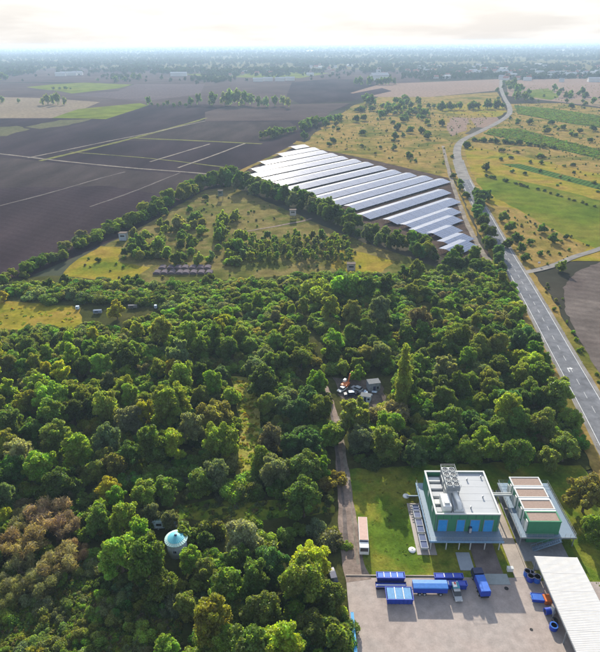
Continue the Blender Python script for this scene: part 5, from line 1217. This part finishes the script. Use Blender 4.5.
MB().box(-3.0, 3.0, -1.1, 1.1, .7, 2.9).build('body', M_SCRAPB, cv, bevel=.08); MB().box(-3.1, 3.1, -1.2, 1.2, 2.9, 3.05).build('roof', mat('pale_blue_roof', (0.45, 0.62, 0.72)), cv)
MB().box(-2.2, -.8, -1.13, -1.102, 1.6, 2.4).build('window', M_DGLASS, cv); MB().box(.6, 1.5, -1.13, -1.102, .8, 2.6).build('door', M_GREY, cv)
for x in (-1.8, 1.8):
    for y in (-.9, .9): wheel(cv, x, y, .4)
tag(cv, 'pale blue site trailer behind the round tank', 'trailer')

# ------------------------------------------------------------------ scrap corner: excavator, cabins, wrecks
sheet('scrap_ground', None, ZT + .02, terrain('oily_earth', [(.3, (.07, .06, .055)), (.7, (.14, .115, .10))], scale=.2, fine=1.5), 0.5, world_pts=[(8.5, 186), (26.5, 184), (27, 168), (19, 165), (11, 169)])
ex = empty('excavator', (13.0, 179.5, ZT), math.radians(-30))
for s_ in (-1, 1): MB().profile([(-1.7, .25), (-1.4, 0), (1.4, 0), (1.7, .25), (1.7, .55), (1.4, .8), (-1.4, .8), (-1.7, .55)], s_ * 1.0 - .28, s_ * 1.0 + .28).build('track', M_BLACK, ex)
MB().box(-1.2, 1.2, -2.0, 1.1, .85, 1.9).build('house', M_ORANGE, ex, bevel=.1); MB().box(-1.15, -.2, -.2, 1.3, 1.9, 2.9).build('cab', M_WHITE, ex, bevel=.08); MB().box(-1.0, -.3, 1.302, 1.33, 2.0, 2.8).build('windscreen', M_DGLASS, ex)
MB().tube([(.4, 1.0, 1.5), (.4, 2.6, 4.3), (.4, 4.6, 4.6)], [.28, .3, .2], 6).build('boom', M_ORANGE, ex); MB().tube([(.4, 4.5, 4.7), (.4, 5.6, 2.2)], [.2, .14], 6).build('stick', M_ORANGE, ex)
MB().profile([(5.2, 2.3), (6.0, 2.2), (6.1, 1.3), (5.3, 1.1), (5.5, 1.7)], 0.0, .8).build('bucket', M_GREY, ex)
tag(ex, 'orange excavator with bent arm at the scrap corner', 'excavator')
M_CABR = mat('dull_roof', (0.16, 0.17, 0.18), 1.0, spec=0.03)
M_SCRAPB2 = mat('dirty_white', (0.20, 0.22, 0.25), 0.7, var=0.45, scale=1.5)
def cabin(name, x, y, rz, m, label, w=4.0, d=2.4, h=2.6):
    o = empty(name, (x, y, ZT), rz); MB().box(-w / 2, w / 2, -d / 2, d / 2, .12, h).build('body', m, o, bevel=.06); MB().box(-w / 2 - .08, w / 2 + .08, -d / 2 - .08, d / 2 + .08, h, h + .12).build('roof', M_CABR, o)
    MB().box(-.5, .4, -d / 2 - .03, -d / 2 - .002, .2, 2.2).build('door', M_NAVY, o); MB().box(.8, 1.6, -d / 2 - .03, -d / 2 - .002, 1.1, 2.0).build('window', M_DGLASS, o)
    MB().box(-w / 2 + .2, w / 2 - .2, -d / 2 + .2, d / 2 - .2, 0, .12).build('skid', M_BLACK, o); return tag(o, label, 'cabin')
cabin('site_cabin', 23.0, 178.0, .2, M_SCRAPB2, 'white site cabin among dark scrap below the tall trees', 4.4, 3.2, 3.4)
cabin('site_cabin', 19.6, 170.5, -.3, M_SCRAPB, 'pale blue site cabin in front of the scrap heap', 3.6, 2.4, 2.4)
car('scrap_car', (17.0, 177.5, ZT), .9, M_GREY, 'grey wrecked car standing beside the excavator')
car('scrap_car', (14.2, 174.0, ZT), 1.7, M_NAVY, 'dark wrecked car in front of the excavator', roofm=M_SCRAPB)
car('scrap_car', (11.6, 177.0, ZT), 2.4, M_WHITE, 'white wrecked car at the end of the dirt track')
o = empty('scrap_heap', (18.6, 174.2, ZT)); ro = random.Random(8)
for k in range(26):
    a = ro.uniform(.3, 1.0); q = MB(); q.box(-a, a, -a * .6, a * .5, -.25, .25, Matrix.Rotation(ro.uniform(-.6, .6), 4, 'X') @ Matrix.Rotation(ro.uniform(0, 3), 4, 'Z'))
    q.build('scrap_piece', [M_NAVY, M_BLACK, M_GREY, M_SCRAPB, M_WOOD][k % 5], o, (ro.gauss(0, 1.8), ro.gauss(0, 1.5), .3 + ro.random() * .7))
tag(o, 'heap of dark scrap metal between wrecked cars and cabins', 'scrap heap')

# ------------------------------------------------------------------ huts, arched shelters, caravans on the meadow
def hide(name, px, s, h, m, label, legs=True):
    p = G(*px); o = empty(name, (p.x, p.y, ZT)); b = h * .45 if legs else .1
    MB().box(-s / 2, s / 2, -s / 2, s / 2, b, h).build('cabin', m, o)
    MB().profile([(-s / 2 - .3, h + .35), (s / 2 + .3, h), (s / 2 + .3, h + .12), (-s / 2 - .3, h + .5)], -s / 2 - .3, s / 2 + .3).build('roof', M_WOOD, o)
    MB().box(-s * .3, s * .3, -s / 2 - .04, -s / 2 - .003, b + (h - b) * .55, b + (h - b) * .8).build('opening', M_DGLASS, o)
    for x in (-1, 1):
        for y in (-1, 1): MB().box(x * s * .46 - .1, x * s * .46 + .1, y * s * .46 - .1, y * s * .46 + .1, 0, b).build('leg', M_WOOD, o)
    return tag(o, label, 'hut')
hide('white_hut', (124, 240), 4.6, 4.6, mat('hut_white', (0.320, 0.368, 0.416)), 'white box hut beside the hedge of the ploughed field', False)
hide('hide_tower', (221, 200), 3.6, 7.5, mat('hut_green', (0.10, 0.13, 0.12)), 'dark raised hide at the top of the meadow')
hide('grey_hut', (293, 219), 4.4, 6.5, mat('hut_grey', (0.30, 0.30, 0.31)), 'grey raised hut against the belt below the solar field', True)
hide('field_hut', (351, 270), 4.4, 3.6, mat('hut_stone', (0.32, 0.29, 0.27)), 'grey flat-roofed hut at the corner of the sapling block', False)
def arch_mesh():
    n = 9; prof = [(-1.9, 0)] + [(-1.9 * math.cos(math.pi * i / n), .5 + 0.9 * math.sin(math.pi * i / n)) for i in range(n + 1)] + [(1.9, 0)]
    a = MB().profile(prof, -2.2, 2.2, 'y').mesh('arched_cover', M_TARP)
    out = [(x * 1.06, z * 1.05 + .02) for x, z in prof]
    q = MB()
    for i in range(1, len(prof) - 2): q.tube([(out[i][0], -2.25, out[i][1]), (out[i + 1][0], -2.25, out[i + 1][1])], .16, 5)
    return a, q.mesh('hoop', mat('hoop_pink', (0.252, 0.198, 0.222), 1.0, spec=0.02))
AM = arch_mesh()
for r_, (y, n, x0) in enumerate(((273.5, 8, 157), (268.5, 7, 163))):
    for i in range(n):
        p = G(x0 + i * 7.4 + ro.uniform(-.6, .6), y); o = link(AM[0], 'arched_shelter', None, (p.x, p.y, ZT)); link(AM[1], 'hoop', o)
        tag(o, 'arched shelter under a grey-lilac sheet in the %s row on the meadow edge' % ('front', 'rear')[r_], 'shelter', 'arched shelters in the %s row' % ('front', 'rear')[r_])
M_CARB = mat('faded_blue', (0.17, 0.21, 0.28), 0.9, var=0.3, spec=0.1); M_CARG = mat('faded_grey', (0.14, 0.14, 0.145), 0.9, var=0.3, spec=0.1)
for x, y, l_, m, lb in ((98, 314, 5.5, M_CARB, 'faded blue caravan on the yellow grass below the scrub'), (78, 310, 2.2, M_SCRAPB, 'small white trailer on the yellow grass by the scrub'), (133, 309, 6.0, M_CARG, 'dull grey caravan at the foot of the scrub belt'), (156, 309, 1.8, M_SCRAPB, 'small white box in the scrub beside the grey caravan')):
    p = G(x, y); o = empty('caravan', (p.x, p.y, ZT), .1); o.scale = (.7, .7, .7)
    MB().profile([(-1.1, .6), (1.1, .6), (1.15, 1.6), (.9, 2.7), (-.9, 2.7), (-1.15, 1.6)], -l_ / 2, l_ / 2).build('body', m, o, bevel=.1)
    MB().box(-l_ * .3, l_ * .1, -1.2, -1.13, 1.5, 2.1).build('window', M_DGLASS, o); wheel(o, 0, -.95, .35); wheel(o, 0, .95, .35); MB().tube([(l_ / 2, 0, .7), (l_ / 2 + 1.1, 0, .5)], .06, 5).build('drawbar', M_BLACK, o)
    tag(o, lb, 'caravan')
# road furniture: delineator posts, a sign at the junction
PM = MB().box(-.07, .07, -.06, .06, 0, 1.05).mesh('post', M_WHITE); PB = MB().box(-.073, .073, -.063, .063, .75, .9).mesh('band', M_BLACK)
for off in (-5.3, 5.3):
    op = offset_path(ROAD, off); s_ = 0
    acc = 0.0
    for i in range(1, 100):
        acc += (op[i] - op[i - 1]).length
        if acc > 25:
            acc = 0; o = link(PM, 'delineator_post', None, (op[i].x, op[i].y, zR)); link(PB, 'band', o)
            tag(o, 'white delineator post with black band beside the main road', 'road post', 'delineator posts along the main road')
p = G(538.5, 266.5); o = empty('road_sign', (p.x, p.y, ZT)); MB().tube([(0, 0, 0), (0, 0, 2.6)], .05, 6).build('pole', M_GREY, o); MB().box(-.7, .7, -.04, .04, 1.5, 2.6).build('plate', M_WHITE, o); MB().box(-.6, .6, -.06, -.042, 1.6, 1.8).build('red_band', M_RED, o)
tag(o, 'white sign with red band at the side road junction', 'sign')

# ------------------------------------------------------------------ haze: even air from below the ground to just over the camera
hz, n_, l_, b_ = nt('air'); n_.remove(b_)
pv = n_.new('ShaderNodeVolumePrincipled'); pv.inputs['Density'].default_value = 0.00011; pv.inputs['Color'].default_value = (0.55, 0.75, 1.0, 1); pv.inputs['Anisotropy'].default_value = 0.2
l_.new(pv.outputs[0], n_['Material Output'].inputs['Volume'])
o = MB().box(-GX - 500, GX + 500, GY0 - 500, GY1 + 500, -1.0, 117.5).build('haze', hz)
tag(o, 'pale blue haze lying over the far plain', 'haze', kind='stuff')
